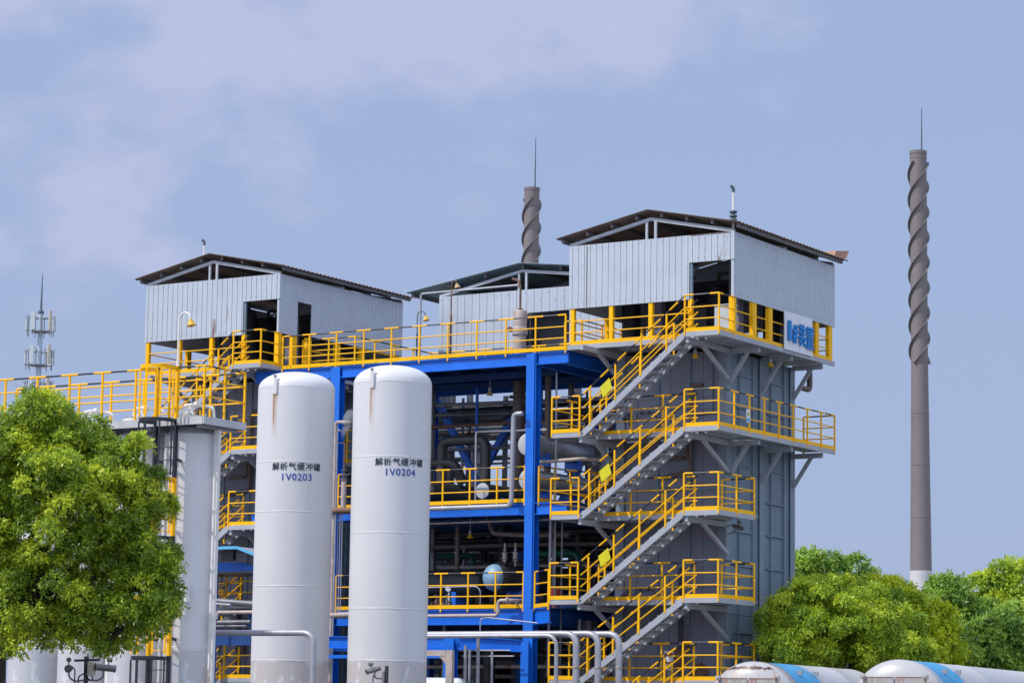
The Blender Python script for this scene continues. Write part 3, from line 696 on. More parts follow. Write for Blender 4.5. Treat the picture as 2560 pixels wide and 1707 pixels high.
pipe('silver valve line in front of the middle deck vessels', [(-13.0, 1.5, 5.65), (-9.0, 1.5, 5.68), (-8.85, 1.5, 5.55), (-8.85, 1.5, 5.0)], .02, GALV, .08)
pipe('bent white tube in front of the black vessel on the lowest deck', [(-13.0, 1.4, 5.55), (-10.95, 1.4, 5.55), (-10.85, 1.4, 5.2), (-11.0, 1.4, 5.0)], .018, WHT, .06)
# more runs through the frame's dark interior
rr = random.Random(11)
k = 0
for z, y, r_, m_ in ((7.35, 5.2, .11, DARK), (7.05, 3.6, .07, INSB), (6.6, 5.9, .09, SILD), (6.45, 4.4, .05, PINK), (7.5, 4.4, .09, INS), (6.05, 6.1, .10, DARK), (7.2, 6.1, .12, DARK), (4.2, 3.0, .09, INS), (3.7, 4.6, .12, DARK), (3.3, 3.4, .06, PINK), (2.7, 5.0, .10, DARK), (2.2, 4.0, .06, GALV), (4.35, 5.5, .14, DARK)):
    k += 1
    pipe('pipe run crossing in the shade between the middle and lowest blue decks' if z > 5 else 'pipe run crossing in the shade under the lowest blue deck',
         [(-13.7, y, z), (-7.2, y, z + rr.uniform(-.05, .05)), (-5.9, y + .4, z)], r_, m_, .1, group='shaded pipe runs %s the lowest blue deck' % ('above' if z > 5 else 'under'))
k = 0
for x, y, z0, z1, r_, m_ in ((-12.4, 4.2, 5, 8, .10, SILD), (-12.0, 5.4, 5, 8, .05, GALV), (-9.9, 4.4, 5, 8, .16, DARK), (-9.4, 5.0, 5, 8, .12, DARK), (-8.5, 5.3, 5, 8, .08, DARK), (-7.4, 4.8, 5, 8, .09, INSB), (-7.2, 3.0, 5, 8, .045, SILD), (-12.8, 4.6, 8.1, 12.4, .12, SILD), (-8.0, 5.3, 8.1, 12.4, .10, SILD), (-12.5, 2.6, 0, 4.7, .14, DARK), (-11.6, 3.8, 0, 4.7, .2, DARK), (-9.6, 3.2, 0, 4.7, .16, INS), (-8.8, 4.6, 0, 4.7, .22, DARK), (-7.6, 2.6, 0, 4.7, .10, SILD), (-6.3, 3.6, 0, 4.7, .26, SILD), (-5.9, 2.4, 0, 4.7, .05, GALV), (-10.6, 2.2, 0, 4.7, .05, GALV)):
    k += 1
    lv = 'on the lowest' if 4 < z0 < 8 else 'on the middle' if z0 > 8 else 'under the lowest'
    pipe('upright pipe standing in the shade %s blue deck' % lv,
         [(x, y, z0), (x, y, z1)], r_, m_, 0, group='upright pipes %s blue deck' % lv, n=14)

# ------------------------------------------------------------------ vessels inside the frame
def hvessel(label, c, r, length, m, cap=None, head=.5, name='pressure_vessel', saddle=0, d=(0, 1, 0), flange=False):
    """horizontal vessel, front head centre at c, running along d"""
    D = Vector(d).normalized(); C = Vector(c)
    t = thing(name, label, 'vessel', C + D * (length / 2) - Vector((0, 0, r)))
    hp = [(0, -r * head)] + [(r * math.sin(a), -r * head * math.cos(a)) for a in [k * math.pi / 16 for k in range(1, 8)]]
    if cap: MB().lathe(hp + [(r, 0), (r, .04)], C, D, 32).build('head', cap, t)
    body = MB().lathe(([(r, .041)] if cap else hp + [(r, 0)]) + [(r, length * .5), (r * 1.01, length * .5), (r * 1.01, length * .5 + .04), (r, length * .5 + .04), (r, length)] + [(r * math.cos(a), length + r * head * math.sin(a)) for a in [k * math.pi / 16 for k in range(1, 8)]] + [(0, length + r * head)], C, D, 32)
    body.build('shell', m, t)
    if flange:
        f = MB().lathe([(r * 1.16, .10), (r * 1.16, .17)], C, D, 32, False).lathe([(r * 1.16, .19), (r * 1.16, .26)], C, D, 32, False)
        for k in range(24):
            an = 2 * math.pi * k / 24; a = D.cross(Vector((0, 0, 1))); p = C + (a * math.cos(an) + Vector((0, 0, 1)) * math.sin(an)) * r * 1.09
            f.tube([p + D * .06, p + D * .30], .018, 6)
        f.build('flange', INS, t)
    if saddle:
        for s in (.25, .8):
            p = C + D * length * s; w = abs(D.y) > .5
            m2 = MB().box(p.x - (.8 * r if w else .08), p.x + (.8 * r if w else .08), p.y - (.08 if w else .8 * r), p.y + (.08 if w else .8 * r), saddle, p.z - r * .55)
            m2.build('saddle', BLU, t)
    return t
hvessel('silver horizontal vessel with a white round end behind the front blue column, upper of two', (-7.28, 1.55, 9.92), .34, 3.4, SILV, CAPW, .15, saddle=9.3)
hvessel('silver horizontal vessel behind the front blue column, lower of two', (-7.24, 1.55, 8.85), .33, 3.4, SILV, CAPW, .15, saddle=8.13)
hvessel('dark horizontal vessel with a pale flat round end on the middle deck', (-8.75, 1.35, 8.55), .235, 3.6, INS, CAPW, .06, saddle=8.13)
hvessel('low dark jacketed vessel on the middle deck, half behind tank 1V0204', (-11.0, 1.6, 8.62), .36, 3.8, INS, None, .4, saddle=8.13)
hvessel('dark flanged vessel with a pale blue domed head on the lowest deck', (-8.55, 1.8, 5.95), .41, 3.4, INS, mat('pale_blue_head', (.22, .37, .52), .45, var=.08), .8, saddle=5.0, flange=True, d=(.38, .925, 0))
hvessel('long black vessel lying on the lowest deck beside the blue headed one', (-13.6, 2.6, 5.82), .43, 4.1, DARK, None, .6, d=(1, 0, 0), saddle=5.0)
hvessel('white vessel lying at ground level under the blue gantry', (-8.9, -2.6, 2.45), .42, 1.8, SIGNW, None, .6, d=(1, .2, 0), name='white_vessel')
# valve stubs on the blue headed vessel and small fittings on the lowest deck
for k, (x, y) in enumerate(((-8.35, 2.05), (-8.0, 2.1))):
    m = MB().tube([(x, y, 6.3), (x, y, 7.0)], .03, 8); m.lathe([(.07, 0), (.07, .04)], (x, y, 6.45), n=12).lathe([(.09, 0), (.06, .1), (.09, .2)], (x, y, 6.52), n=12).lathe([(.06, 0), (.06, .03)], (x, y, 6.78), n=12)
    tag(m.build('relief_valve', PINK, loc=(x, y, 6.3)), ['left', 'right'][k] + ' relief valve standing on the blue headed vessel', 'valve', 'relief valves')
rr = random.Random(4)
for k, x in enumerate((-12.2, -11.4, -10.9, -10.35, -9.95, -7.75, -7.3)):
    m = MB().tube([(x - .18, 1.35, 5.12), (x + .18, 1.35, 5.12)], .05, 10); m.lathe([(.10, -.015), (.10, .015)], (x - .12, 1.35, 5.12), (1, 0, 0), 14, False).lathe([(.10, -.015), (.10, .015)], (x + .12, 1.35, 5.12), (1, 0, 0), 14, False)
    m.lathe([(.06, 0), (.045, .12), (.02, .14), (.02, .30)], (x, 1.35, 5.14), n=12); m.lathe([(.09, 0), (.09, .02)], (x, 1.35, 5.40), n=14)
    m.tube([(x, 1.35, 5.0), (x, 1.35, 5.1)], .03, 8)
    tag(m.build('hand_valve', RUSTY if k % 2 else SILD, loc=(x, 1.35, 5.0)), 'small hand valve on a short pipe behind the lowest deck railing', 'valve', 'hand valves on the lowest deck')
m = MB().lathe([(.085, -.03), (.085, .03)], (-10.02, 1.5, 5.62), (.55, -.83, 0), 20, False).tube([(-10.02, 1.55, 5.0), (-10.02, 1.55, 5.55)], .03, 8)
tag(m.build('pressure_gauge', SIGNW, loc=(-10.02, 1.5, 5.0)), 'round white dial gauge on a stem behind the lowest deck railing', 'gauge')
m = MB().lathe([(.05, 0), (.24, .03), (.24, .3), (.05, .33)], (-6.7, 2.3, 5.35), n=20).lathe([(.10, 0), (.10, .35)], (-6.7, 2.3, 5.0), n=16)
tag(m.build('valve_actuator', REDP, loc=(-6.7, 2.3, 5.0)), 'dull red round actuator on the lowest deck beside the front blue column', 'actuator')
# tall jacketed columns behind the frame, with sky between them
for k, (x, y, r_, zt_, m_) in enumerate(((-14.95, 9.0, .155, 13.6, SILD), (-14.45, 9.4, .11, 13.6, SILD), (-13.9, 9.2, .30, 11.2, SILV), (-12.5, 9.6, .14, 12.8, SILD), (-11.8, 10.0, .22, 10.4, SILV), (-10.2, 9.3, .20, 12.9, SILD), (-9.3, 9.2, .34, 12.0, SILD), (-16.4, 9.4, .40, 12.2, SILD))):
    prof = [(r_ * 1.0, 0)]; z = 1.
    while z < zt_ - .3: prof += [(r_, z), (r_ * 1.05, z + .01), (r_ * 1.05, z + .05), (r_, z + .06)]; z += 1.1
    prof += [(r_, zt_ - r_ * .4), (r_ * .7, zt_ - .1 * r_), (0, zt_)]
    tag(MB().lathe(prof, (x, y, 0), n=24).build('process_column', m_, loc=(x, y, 0)), '%s tall jacketed column rising behind the blue frame' % ['slim grey', 'slimmest', 'stout silver', 'slim mottled', 'shorter silver', 'middling grey', 'stout grey', 'stoutest'][k], 'column', 'tall columns behind the blue frame')
for k, (x, y, r_, z1) in enumerate(((-16.2, 11.2, .8, 7.2), (-14.2, 10.9, .75, 7.6), (-12.3, 11.4, .85, 6.9), (-10.5, 11.0, .8, 7.5), (-8.9, 11.2, .7, 7.0), (-7.5, 10.4, .6, 7.4))):
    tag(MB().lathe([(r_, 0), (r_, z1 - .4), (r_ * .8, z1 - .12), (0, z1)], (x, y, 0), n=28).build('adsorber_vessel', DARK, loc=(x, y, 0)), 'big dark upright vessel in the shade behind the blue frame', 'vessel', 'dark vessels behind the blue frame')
for k, (z, y, r_) in enumerate(((11.3, 9.9, .16), (10.55, 10.2, .09), (8.3, 9.9, .12), (7.95, 10.4, .2), (5.2, 9.8, .15))):
    pipe('%s dark header pipe crossing behind the blue frame' % ['highest', 'second highest', 'middle', 'thick', 'lowest'][k], [(-17, y, z), (-6.8, y, z)], r_, SILD if k < 2 else DARK, 0, group='header pipes behind the blue frame')
m = MB()
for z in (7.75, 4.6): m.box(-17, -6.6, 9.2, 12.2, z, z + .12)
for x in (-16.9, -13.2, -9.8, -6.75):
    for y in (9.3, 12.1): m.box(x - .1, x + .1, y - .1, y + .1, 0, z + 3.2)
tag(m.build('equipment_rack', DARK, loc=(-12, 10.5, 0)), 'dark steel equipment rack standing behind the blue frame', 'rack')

def rack(label, loc, runs, drops, trays=(), supports=()):
    t = thing('pipe_rack', label, 'pipe rack', loc)
    for (p, q, r_, m_) in runs: MB().tube([p, q], r_, 12).build('pipe', m_, t)
    for (p, q, r_, m_) in drops: MB().tube([p, q], r_, 12).build('drop_pipe', m_, t)
    for b in trays: B(*b).build('cable_tray', DARK, t)
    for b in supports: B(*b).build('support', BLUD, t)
    return t
rr = random.Random(21); RM = (SILD, DARK, INSB, INS, GALV, SILD, PINK)
rack('crowded rack of grey and brown pipes high under the top blue deck', (-10.5, 7.8, 8.1),
     [((-15.8, 7.2 + .28 * k, z), (-6.4, 7.2 + .28 * k, z + rr.uniform(-.04, .04)), r_, RM[k % 7]) for k, (z, r_) in enumerate(((11.55, .17), (11.9, .06), (11.15, .05), (12.05, .10), (10.72, .07), (11.3, .12), (10.2, .04), (9.35, .10)))],
     [((x, y, z0), (x, y, z1), r_, m_) for x, y, z0, z1, r_, m_ in ((-13.1, 6.9, 8.1, 12.2, .05, SILD), (-12.75, 6.8, 8.1, 11.3, .03, DARK), (-11.5, 7.0, 8.1, 12.2, .09, SILD), (-10.75, 6.7, 9.2, 12.2, .03, DARK), (-10.3, 7.0, 8.1, 11.2, .06, INSB), (-8.9, 7.0, 8.1, 12.2, .12, SILD), (-8.3, 6.8, 8.1, 12.2, .04, DARK), (-7.6, 7.2, 8.1, 12.2, .10, INSB), (-6.2, 6.8, 8.1, 12.2, .07, SILD), (-5.9, 5.6, 8.1, 12.2, .04, GALV))],
     [(-15.8, -6.4, 6.7, 7.0, 11.72, 11.84), (-15.8, -6.4, 8.3, 8.6, 10.95, 11.02), (-13.9, -6.4, 6.75, 6.95, 10.45, 10.52)],
     [(x - .06, x + .06, 6.7, 9.4, z, z + .1) for x in (-13.6, -11.2, -8.8, -6.6) for z in (11.62, 10.85)])
rack('rack of dark pipes at the back between the lowest and middle blue decks', (-10.5, 7.8, 5),
     [((-15.8, 7.0 + .25 * k, z), (-6.0, 7.0 + .25 * k, z), r_, RM[(k + 1) % 7]) for k, (z, r_) in enumerate(((7.45, .2), (7.0, .12), (6.75, .06), (6.3, .16), (5.95, .05), (5.6, .12), (7.7, .1), (6.55, .05)))],
     [((x, y, 4.9), (x, y, 8.0), r_, m_) for x, y, r_, m_ in ((-13.0, 6.7, .10, DARK), (-12.2, 7.0, .16, DARK), (-11.3, 6.8, .05, SILD), (-10.7, 6.8, .22, DARK), (-9.9, 7.0, .06, INSB), (-9.2, 6.6, .12, DARK), (-8.5, 6.9, .05, SILD), (-8.0, 6.7, .20, DARK), (-7.2, 6.7, .07, INSB), (-6.3, 6.6, .14, DARK))],
     [(-15.8, -6.0, 6.6, 6.95, 7.25, 7.34), (-15.8, -6.0, 7.4, 7.7, 5.2, 5.3)])
rack('rack of dark pipes at ground level under the lowest blue deck', (-10.5, 7.8, 0),
     [((-15.8, 6.9 + .3 * k, z), (-5.6, 6.9 + .3 * k, z), r_, RM[(k + 3) % 7]) for k, (z, r_) in enumerate(((4.4, .16), (3.9, .08), (3.55, .18), (3.1, .06), (2.7, .1)))],
     [((x, y, 0), (x, y, 4.7), r_, m_) for x, y, r_, m_ in ((-13.2, 4.2, .10, DARK), (-10.9, 5.2, .24, DARK), (-9.3, 5.6, .2, DARK), (-8.1, 5.0, .09, INSB), (-7.0, 5.2, .3, DARK), (-6.1, 5.0, .06, SILD), (-5.7, 4.2, .18, SILD))])
# stack with mushroom pipe on the top deck
t = thing('vent_stack', 'weathered round stack standing on the top blue deck with a thin pipe on top', 'stack', (-8.2, 2.5, 12.63))
MB().lathe([(.19, 0), (.19, .78), (.24, .80), (.24, 1.0), (.21, 1.04), (.21, 1.5), (.18, 1.56)], (-8.2, 2.5, 12.63), n=28).build('stack_body', INSB if 0 else PINK, t)
m = MB().tube([(-8.2, 2.5, 14.18), (-8.2, 2.5, 15.0)], .035, 10).lathe([(.08, 0), (.08, .05)], (-8.2, 2.5, 14.2), n=12).tube([(-8.24, 2.5, 14.9), (-8.24, 2.5, 15.12), (-8.5, 2.5, 15.2)], .04, 8, .06)
m.build('top_pipe', RUSTY, t)
m = MB().lathe([(.05, -.1), (.08, 0), (.05, .1)], (-8.45, 2.4, 13.6), (1, 0, 0), 10).lathe([(.09, 0), (.09, .02)], (-8.45, 2.3, 13.6), (0, 1, 0), 14, False)
m.build('stack_valve', RUSTY, t)
pipe('thin grey pipe bridging from the top deck to the round stack', [(-11.9, 2.5, 12.63), (-11.9, 2.5, 14.97), (-8.27, 2.5, 14.99)], .035, GALV, .08)

# ------------------------------------------------------------------ lamps
def bell(t, c, d=(0, 0, -1), m=LAMPY, s=.62):
    """bell shade, apex at c opening along d"""
    MB().lathe([(.03 * s, 0), (.06 * s, .02 * s), (.065 * s, .06 * s), (.10 * s, .075 * s), (.115 * s, .13 * s), (.13 * s, .18 * s), (.165 * s, .23 * s), (.17 * s, .25 * s), (.14 * s, .252 * s)], c, d, 20).build('lamp_shade', m, t)
def gooseneck(label, x, y, z0, ztop, dx_, m_pole, m_shade, thick=.02):
    t = thing('deck_lamp', label, 'lamp', (x, y, z0), 'gooseneck lamps on the decks')
    r = abs(dx_) / 2; pts = [(x, y, z0), (x, y, ztop - r)] + [(x + r - r * math.cos(a), y, ztop - r + r * math.sin(a)) for a in [math.pi * k / 8 for k in range(1, 8)]] + [(x + 2 * r, y, ztop - r - .02)]
    MB().tube(pts, thick, 8).tube([(x, y, z0), (x, y, z0 + (ztop - z0) * .55)], thick * 1.8, 8).build('lamp_pole', m_pole, t)
    bell(t, (x + 2 * r, y, ztop - r), (.25, 0, -1), m_shade)
gooseneck('yellow bell lamp on a thin dark gooseneck on the top blue deck', -11.02, 1.02, 12.63, 14.15, .30, ROD, LAMPY, .016)
gooseneck('faded bell lamp on a tall rusty gooseneck in front of the back shed', -9.77, 1.02, 12.63, 15.02, .18, RUSTY, LAMPD, .018)
gooseneck('yellow bell lamp on a white gooseneck above the caged ladder', -3.37, -19.93, 8.32, 10.72, .32, WHT, LAMPY, .022)
def hang(label, x, y, z, ztop, m):
    t = thing('hanging_lamp', label, 'lamp', (x, y, ztop), 'bell lamps hanging under the decks')
    MB().tube([(x, y, ztop), (x, y, z + .1)], .014, 6).lathe([(.05, 0), (.05, .1)], (x, y, z + .1), n=12).build('lamp_stem', GALV, t)
    bell(t, (x, y, z + .12), (0, 0, -1), m)
hang('dull yellow bell lamp hanging under the top blue deck', -9.58, 3.0, 11.72, 12.32, LAMPD)
hang('dull yellow bell lamp hanging under the middle blue deck', -9.9, 2.5, 7.25, 7.85, LAMPY)
hang('yellow bell lamp hanging under the top landing of the signed tower', -.6, 4.47, 12.28, 12.58, LAMPY)
hang('yellow bell lamp hanging under the stair side of the signed tower top landing', -1.45, 1.3, 12.2, 12.58, LAMPY)

# ------------------------------------------------------------------ roof vents
def vent(label, x, y, z0, z1, rings):
    t = thing('roof_vent', label, 'vent pipe', (x, y, z0), 'vent pipes on the tower roofs')
    MB().tube([(x, y, z0), (x, y, z1 - .12)], .038, 10).build('vent_pipe', WHT, t)
    MB().tube([(x, y, z1 - .14), (x, y, z1 - .02), (x - .07, y - .03, z1 + .05)], .046, 10, .05).build('vent_cap', ROD, t)
    if rings:
        m = MB()
        for k in range(3): m.lathe([(.045, 0), (.10, .02), (.115, .055), (.10, .09), (.045, .11)], (x, y, z0 + .18 + .12 * k), n=18)
        m.build('vent_bellows', ROD, t)
vent('white vent pipe with dark bulging rings on the signed tower roof', -.12, 1.1, 15.85, 17.05, True)
vent('short plain white vent pipe on the unsigned tower roof', -21.07, 3.0, 16.1, 17.5, False)

# ------------------------------------------------------------------ the sign and plates
def text_mb(body, size, bold=0., extrude=0.):
    cu_ = bpy.data.curves.new('lettering', 'FONT'); cu_.body = body; cu_.size = size; cu_.extrude = extrude; cu_.align_x = 'CENTER'; cu_.align_y = 'CENTER'; cu_.resolution_u = 3; cu_.space_character = 1.10
    o = bpy.data.objects.new('lettering', cu_); COL.objects.link(o); dg = bpy.context.evaluated_depsgraph_get(); dg.update()
    me = bpy.data.meshes.new_from_object(o.evaluated_get(dg))
    v0 = [tuple(v.co) for v in me.vertices]; f0 = [tuple(p.vertices) for p in me.polygons]
    bpy.data.objects.remove(o); bpy.data.curves.remove(cu_); bpy.data.meshes.remove(me)
    vs = []; fs = []
    for k, (dx_, dy_) in enumerate(((0, 0), (1, 0), (-1, 0), (0, 1), (0, -1)) if bold else ((0, 0),)):
        n = len(vs); vs += [(x + dx_ * bold, y + dy_ * bold, z + k * .0006 * (size / .16)) for x, y, z in v0]; fs += [tuple(i + n for i in f) for f in f0]
    return vs, fs
def bbox2(vs):
    xs = [v[0] for v in vs]; ys = [v[1] for v in vs]; return min(xs), max(xs), min(ys), max(ys)
t = thing('unit_sign', 'white sign board with raised blue characters on the signed tower under the shed wall', 'sign', (.05, 5.05, 12.74))
B(.02, .05, 4.12, 6.02, 12.70, 13.84).build('board', SIGNW, t)
for ch, yc, w, h, z in (('1', 4.38, .22, .60, 13.28), ('#', 4.74, .33, .56, 13.22), ('装', 5.225, .50, .66, 13.24), ('置', 5.76, .50, .66, 13.22)):
    vs, fs = text_mb(ch, 1., .022 if ch in '1#' else .012, .018); a, b, c, d = bbox2(vs)
    o = MB().add([(.082 + v[2] * 1.0, yc + ((v[0] - a) / (b - a) - .5) * w, z + ((v[1] - c) / (d - c) - .5) * h) for v in vs], fs).build('character', SIGNB, t)
def plate(label, p, u, v, w, h, m, extra=None, name='warning_plate', group=None):
    p = Vector(p); u = Vector(u).normalized(); v = Vector(v).normalized(); n = u.cross(v); mb = MB()
    mb.prism([(-w / 2, -h / 2), (w / 2, -h / 2), (w / 2, h / 2), (-w / 2, h / 2)], p, u, v, n * -.006)
    t = thing(name, label, 'sign', p, group); mb.build('plate', m, t)
    if extra: extra(t, p + n * .003, u, v, n)
    return t
for k, (z0, z1) in enumerate(((10.02, 12.74), (7.63, 10.02), (5.17, 7.63))):
    f = .24; x = -4.48 + 3.36 * f; z = z0 + (z1 - z0) * f + .54; sl_ = Vector((3.36, 0, z1 - z0)).normalized()
    plate('%s yellow plate tied to the stair handrail of the signed tower' % ['upper', 'middle', 'lower'][k], (x, -.01, z + .06), sl_, Vector((-.30, 0, 1)), .40, .33, PLATEY, group='yellow plates on the stair rails')
def tri(t, p, u, v, n):
    MB().prism([(-.08, .0), (.08, .0), (0, .15)], p, u, v, n * .004).build('warning_triangle', PLATEY, t)
    MB().prism([(-.02, .02), (.03, .02), (.0, .1)], p + n * .005, u, v, n * .004).build('symbol', BLK, t)
    MB().prism([(-.09, -.17), (.09, -.17), (.09, -.06), (-.09, -.06)], p, u, v, n * .004).build('text_panel', LBL, t)
plate('tilted white caution sign with yellow triangle tied to the long second landing rail', (.035, 1.78, 10.46), (0, 1, .12), (0, -.12, 1), .22, .38, SIGNW, tri)
plate('white caution sign with a yellow triangle low on the side wall of the signed tower', (-1.06, 4.05, 3.05), (0, 1, 0), (0, 0, 1), .22, .42, SIGNW, tri)
o = MB().box(-1.09, -.9, 3.62, 3.92, 3.0, 3.5).box(-1.09, -.92, 3.66, 3.88, 3.5, 3.56).build('junction_box', GLAZ, loc=(-1, 3.8, 3)); tag(o, 'small pale wall box beside the low caution sign on the signed tower', 'box')
t = thing('notice_board', 'white board with red stripes standing behind the lowest stairs of the signed tower', 'sign', (-2.55, 1.9, 2.87))
B(-2.75, -2.45, 1.9, 1.92, 3.2, 3.75).build('plate', SIGNW, t); B(-2.74, -2.46, 1.893, 1.898, 3.62, 3.68).build('stripe', REDP, t); B(-2.74, -2.46, 1.893, 1.898, 3.38, 3.43).build('stripe', REDP, t); B(-2.62, -2.58, 1.925, 1.95, 2.87, 3.7).build('stand', GALV, t)
o = MB().lathe([(.3, 0), (.3, .06), (.24, .07), (.24, .12), (.08, .14), (0, .14)], (-2.75, 2.64, 3.55), (0, -1, 0), 28).build('manhole_cover', RUSTY, loc=(-2.75, 2.6, 3.5)); tag(o, 'round rusty manhole cover on the front wall of the signed tower', 'manhole')
t = thing('control_cabinet', 'pale grey electrical cabinet standing by the doorway of the signed tower shed', 'cabinet', (-.5, 1.25, 12.74))
B(-.72, -.18, 1.1, 1.45, 12.75, 13.62).build('cabinet_body', GLAZ, t); B(-.76, -.14, 1.06, 1.49, 13.625, 13.65).build('cabinet_top', GLAZ, t); B(-.26, -.23, 1.085, 1.098, 13.1, 13.25).build('handle', BLK, t)

# ------------------------------------------------------------------ white buffer tanks with lettering
def buffer_tank(label, ax, z_sh, ztop, welds, lug_s, lug_z, num, text_s, zz_, zn, Rr, seed):
    kk = 1.097; f_ = lambda z: 1.7 + (z - 1.7) * kk
    ax = (CAM.x + (ax[0] - CAM.x) * kk, CAM.y + (ax[1] - CAM.y) * kk); z_sh, ztop, lug_z, zz_, zn = map(f_, (z_sh, ztop, lug_z, zz_, zn)); welds = [f_(w) for w in welds]; lug_s *= kk; text_s *= kk; Rr *= kk
    x, y = ax; h = Vector((CAM.x - x, CAM.y - y, 0)).normalized(); rt = Vector((-h.y, h.x, 0))
    al = math.asin(lug_s / Rr); ld = h * math.cos(al) + rt * math.sin(al)
    t = thing('buffer_tank', label, 'tank', (x, y, 0), 'white buffer tanks')
    prof = [(Rr, 0)]
    for w in sorted(welds): prof += [(Rr, w - .015), (Rr + .006, w - .005), (Rr + .006, w + .005), (Rr, w + .015)]
    prof += [(Rr, z_sh - .012), (Rr + .005, z_sh), (Rr, z_sh + .01)]
    hh = ztop - z_sh
    for k in range(1, 13):
        a = k * math.pi / 24; prof.append((Rr * math.cos(a) ** .8, z_sh + hh * math.sin(a)))
    m = tank_mat('tank_white_paint_%d' % seed, (ld.x, ld.y), lug_z - .45, 1.5 if seed == 1 else .9, 3.1, seed * 3.3, .60 if seed == 1 else .57)
    MB().lathe(prof, (x, y, 0), n=96).build('shell', m, t, auto=12)
    # lifting lug
    tn = Vector((-ld.y, ld.x, 0)); p = Vector((x, y, 0)) + ld * (Rr + .01)
    lg = MB().bar(p + Vector((0, 0, lug_z - .46)), p + Vector((0, 0, lug_z)), .10, .02, up=ld)
    lg.lathe([(.055, -.012), (.055, .012)], p + Vector((0, 0, lug_z + .02)), ld, 16, False)
    lg.bar(p + tn * .06 + Vector((0, 0, lug_z - .42)), p + tn * .06 + Vector((0, 0, lug_z - .08)), .012, .08, up=ld)
    lg.build('lifting_lug', m, t)
    MB().lathe([(.024, 0), (.024, .016)], p + ld * .012 + Vector((0, 0, lug_z + .02)), ld, 12, False).build('lug_hole', DARK, t)
    def wrap(body, size, off, zc, s0, width, m_, name):
        vs, fs = text_mb(body, size, off); a, b, c, d = bbox2(vs); sc = width / (b - a); out_ = []
        for v in vs:
            s = s0 + (v[0] - (a + b) / 2) * sc / Rr; q = Vector((x, y, 0)) + (h * math.cos(s) + rt * math.sin(s)) * (Rr + .009 + v[2])
            out_.append((q.x, q.y, zc + (v[1] - (c + d) / 2) * sc))
        MB().add(out_, fs).build(name, m_, t)
    s0 = math.asin(text_s / Rr)
    wrap('解析气缓冲罐', .16, .0028, zz_, s0, 1.30, INK, 'lettering'); wrap(num, .17, .0022, zn, s0 + .02, .77, INKB, 'lettering')
buffer_tank('white upright tank lettered 1V0203, nearer the caged ladder', (-2.74, -16.26), 9.33, 9.75, (7.57, 6.41, 4.69, 2.98), -.50, 9.55, '1V0203', .042, 7.45, 7.205, .905, 1)
buffer_tank('white upright tank lettered 1V0204, nearer the blue front column', (-.03, -16.2), 9.31, 9.76, (7.59, 5.86, 4.145, 2.98), -.47, 9.56, '1V0204', .215, 7.46, 7.226, .905, 2)

# ------------------------------------------------------------------ row of white cylinders with a railed top platform
CYM = tank_mat('cylinder_white_paint', None, 0, 0, 3.15, 9.1, .60, (.50, .50, .53), base=(.635, .635, .655))
for k, x in enumerate((-3.49, -4.93, -6.45, -7.98)):
    y = -19.16; r_ = .64
    prof = [(r_, 0)]
    for w in (1.6, 3.2, 4.1, 5.9): prof += [(r_, w - .012), (r_ + .004, w - .004), (r_ + .004, w + .004), (r_, w + .012)]
    prof += [(r_, 8.0), (.5, 8.1), (0, 8.12)]
    t = thing('storage_cylinder', '%s white cylinder under the railed platform' % ['rightmost', 'second from the right', 'third from the right', 'leftmost'][k], 'tank', (x, y, 0), 'white cylinders under the railed platform')
    MB().lathe(prof, (x, y, 0), n=80).build('shell', CYM, t, auto=12)
    # top manhole with davit pipe poking through the platform
    MB().lathe([(.40, 8.31), (.40, 8.36), (.42, 8.361), (.42, 8.39), (.40, 8.391), (.40, 8.42), (.1, 8.43), (0, 8.43)], (x + .02, y - .2, 0), n=32).build('manhole', WHT, t)
    m = MB()
    for j in range(14): an = 2 * math.pi * j / 14; m.lathe([(.02, 8.42), (.02, 8.45)], (x + .02 + .37 * math.cos(an), y - .2 + .37 * math.sin(an), 0), n=8)
    m.build('manhole_bolt', PINK, t)
    m = MB().tube([(x - .06, y - .3, 8.42), (x - .06, y - .3, 8.66), (x + .20, y - .3, 8.68), (x + .34, y - .26, 8.66), (x + .66, y - .12, 8.60), (x + .68, y - .10, 8.33)], .036, 12, .08)
    m.tube([(x + .18, y - .3, 8.67), (x - .02, y - .3, 8.43)], .024, 8).tube([(x + .12, y - .3, 8.67), (x + .24, y - .3, 8.43)], .024, 8)
    m.lathe([(.07, -.05), (.085, 0), (.07, .05)], (x + .28, y - .28, 8.67), (.9, .2, 0), 16)
    m.build('vent_arm', WHT, t)
# side stub and bracket on the right cylinder's foot
t = thing('cylinder_platform', 'grey slab platform with yellow railings on top of the white cylinders', 'platform', (-6, -19.2, 8.3))
m = MB().box(-9.6, -2.55, -19.98, -18.48, 8.23, 8.315); m.build('deck', FAS, t)
m = MB()
for a, b in (((-9.6, -20.0), (-2.54, -20.0)), ((-2.53, -20.02), (-2.53, -18.46)), ((-9.6, -18.46), (-2.54, -18.46))): m.bar((a[0], a[1], 8.24), (b[0], b[1], 8.24), .04, .17)
m.build('edge_channel', mat('platform_edge_paint', (.50, .50, .52), .5, var=.12, dirt=.4, rust=.15), t)
for x in (-8.9, -7.2, -5.7, -4.2, -2.75): B(x - .05, x + .05, -19.9, -18.55, 8.10, 8.225).build('joist', FAS, t)
for x in (-2.70, -5.68):
    B(x - .06, x + .06, -19.30, -19.20, 0, 8.09).build('support_column', WHT, t)
railing(t, [(-9.5, -19.98), (-2.55, -19.98), (-2.55, -18.5)], 8.32, h=1.15, mids=(.46, .83), toe=False, gap=.98)
railing(t, [(-9.5, -18.5), (-2.55, -18.5)], 8.32, h=1.15, mids=(.46, .83), toe=False, gap=1.02, last=False)
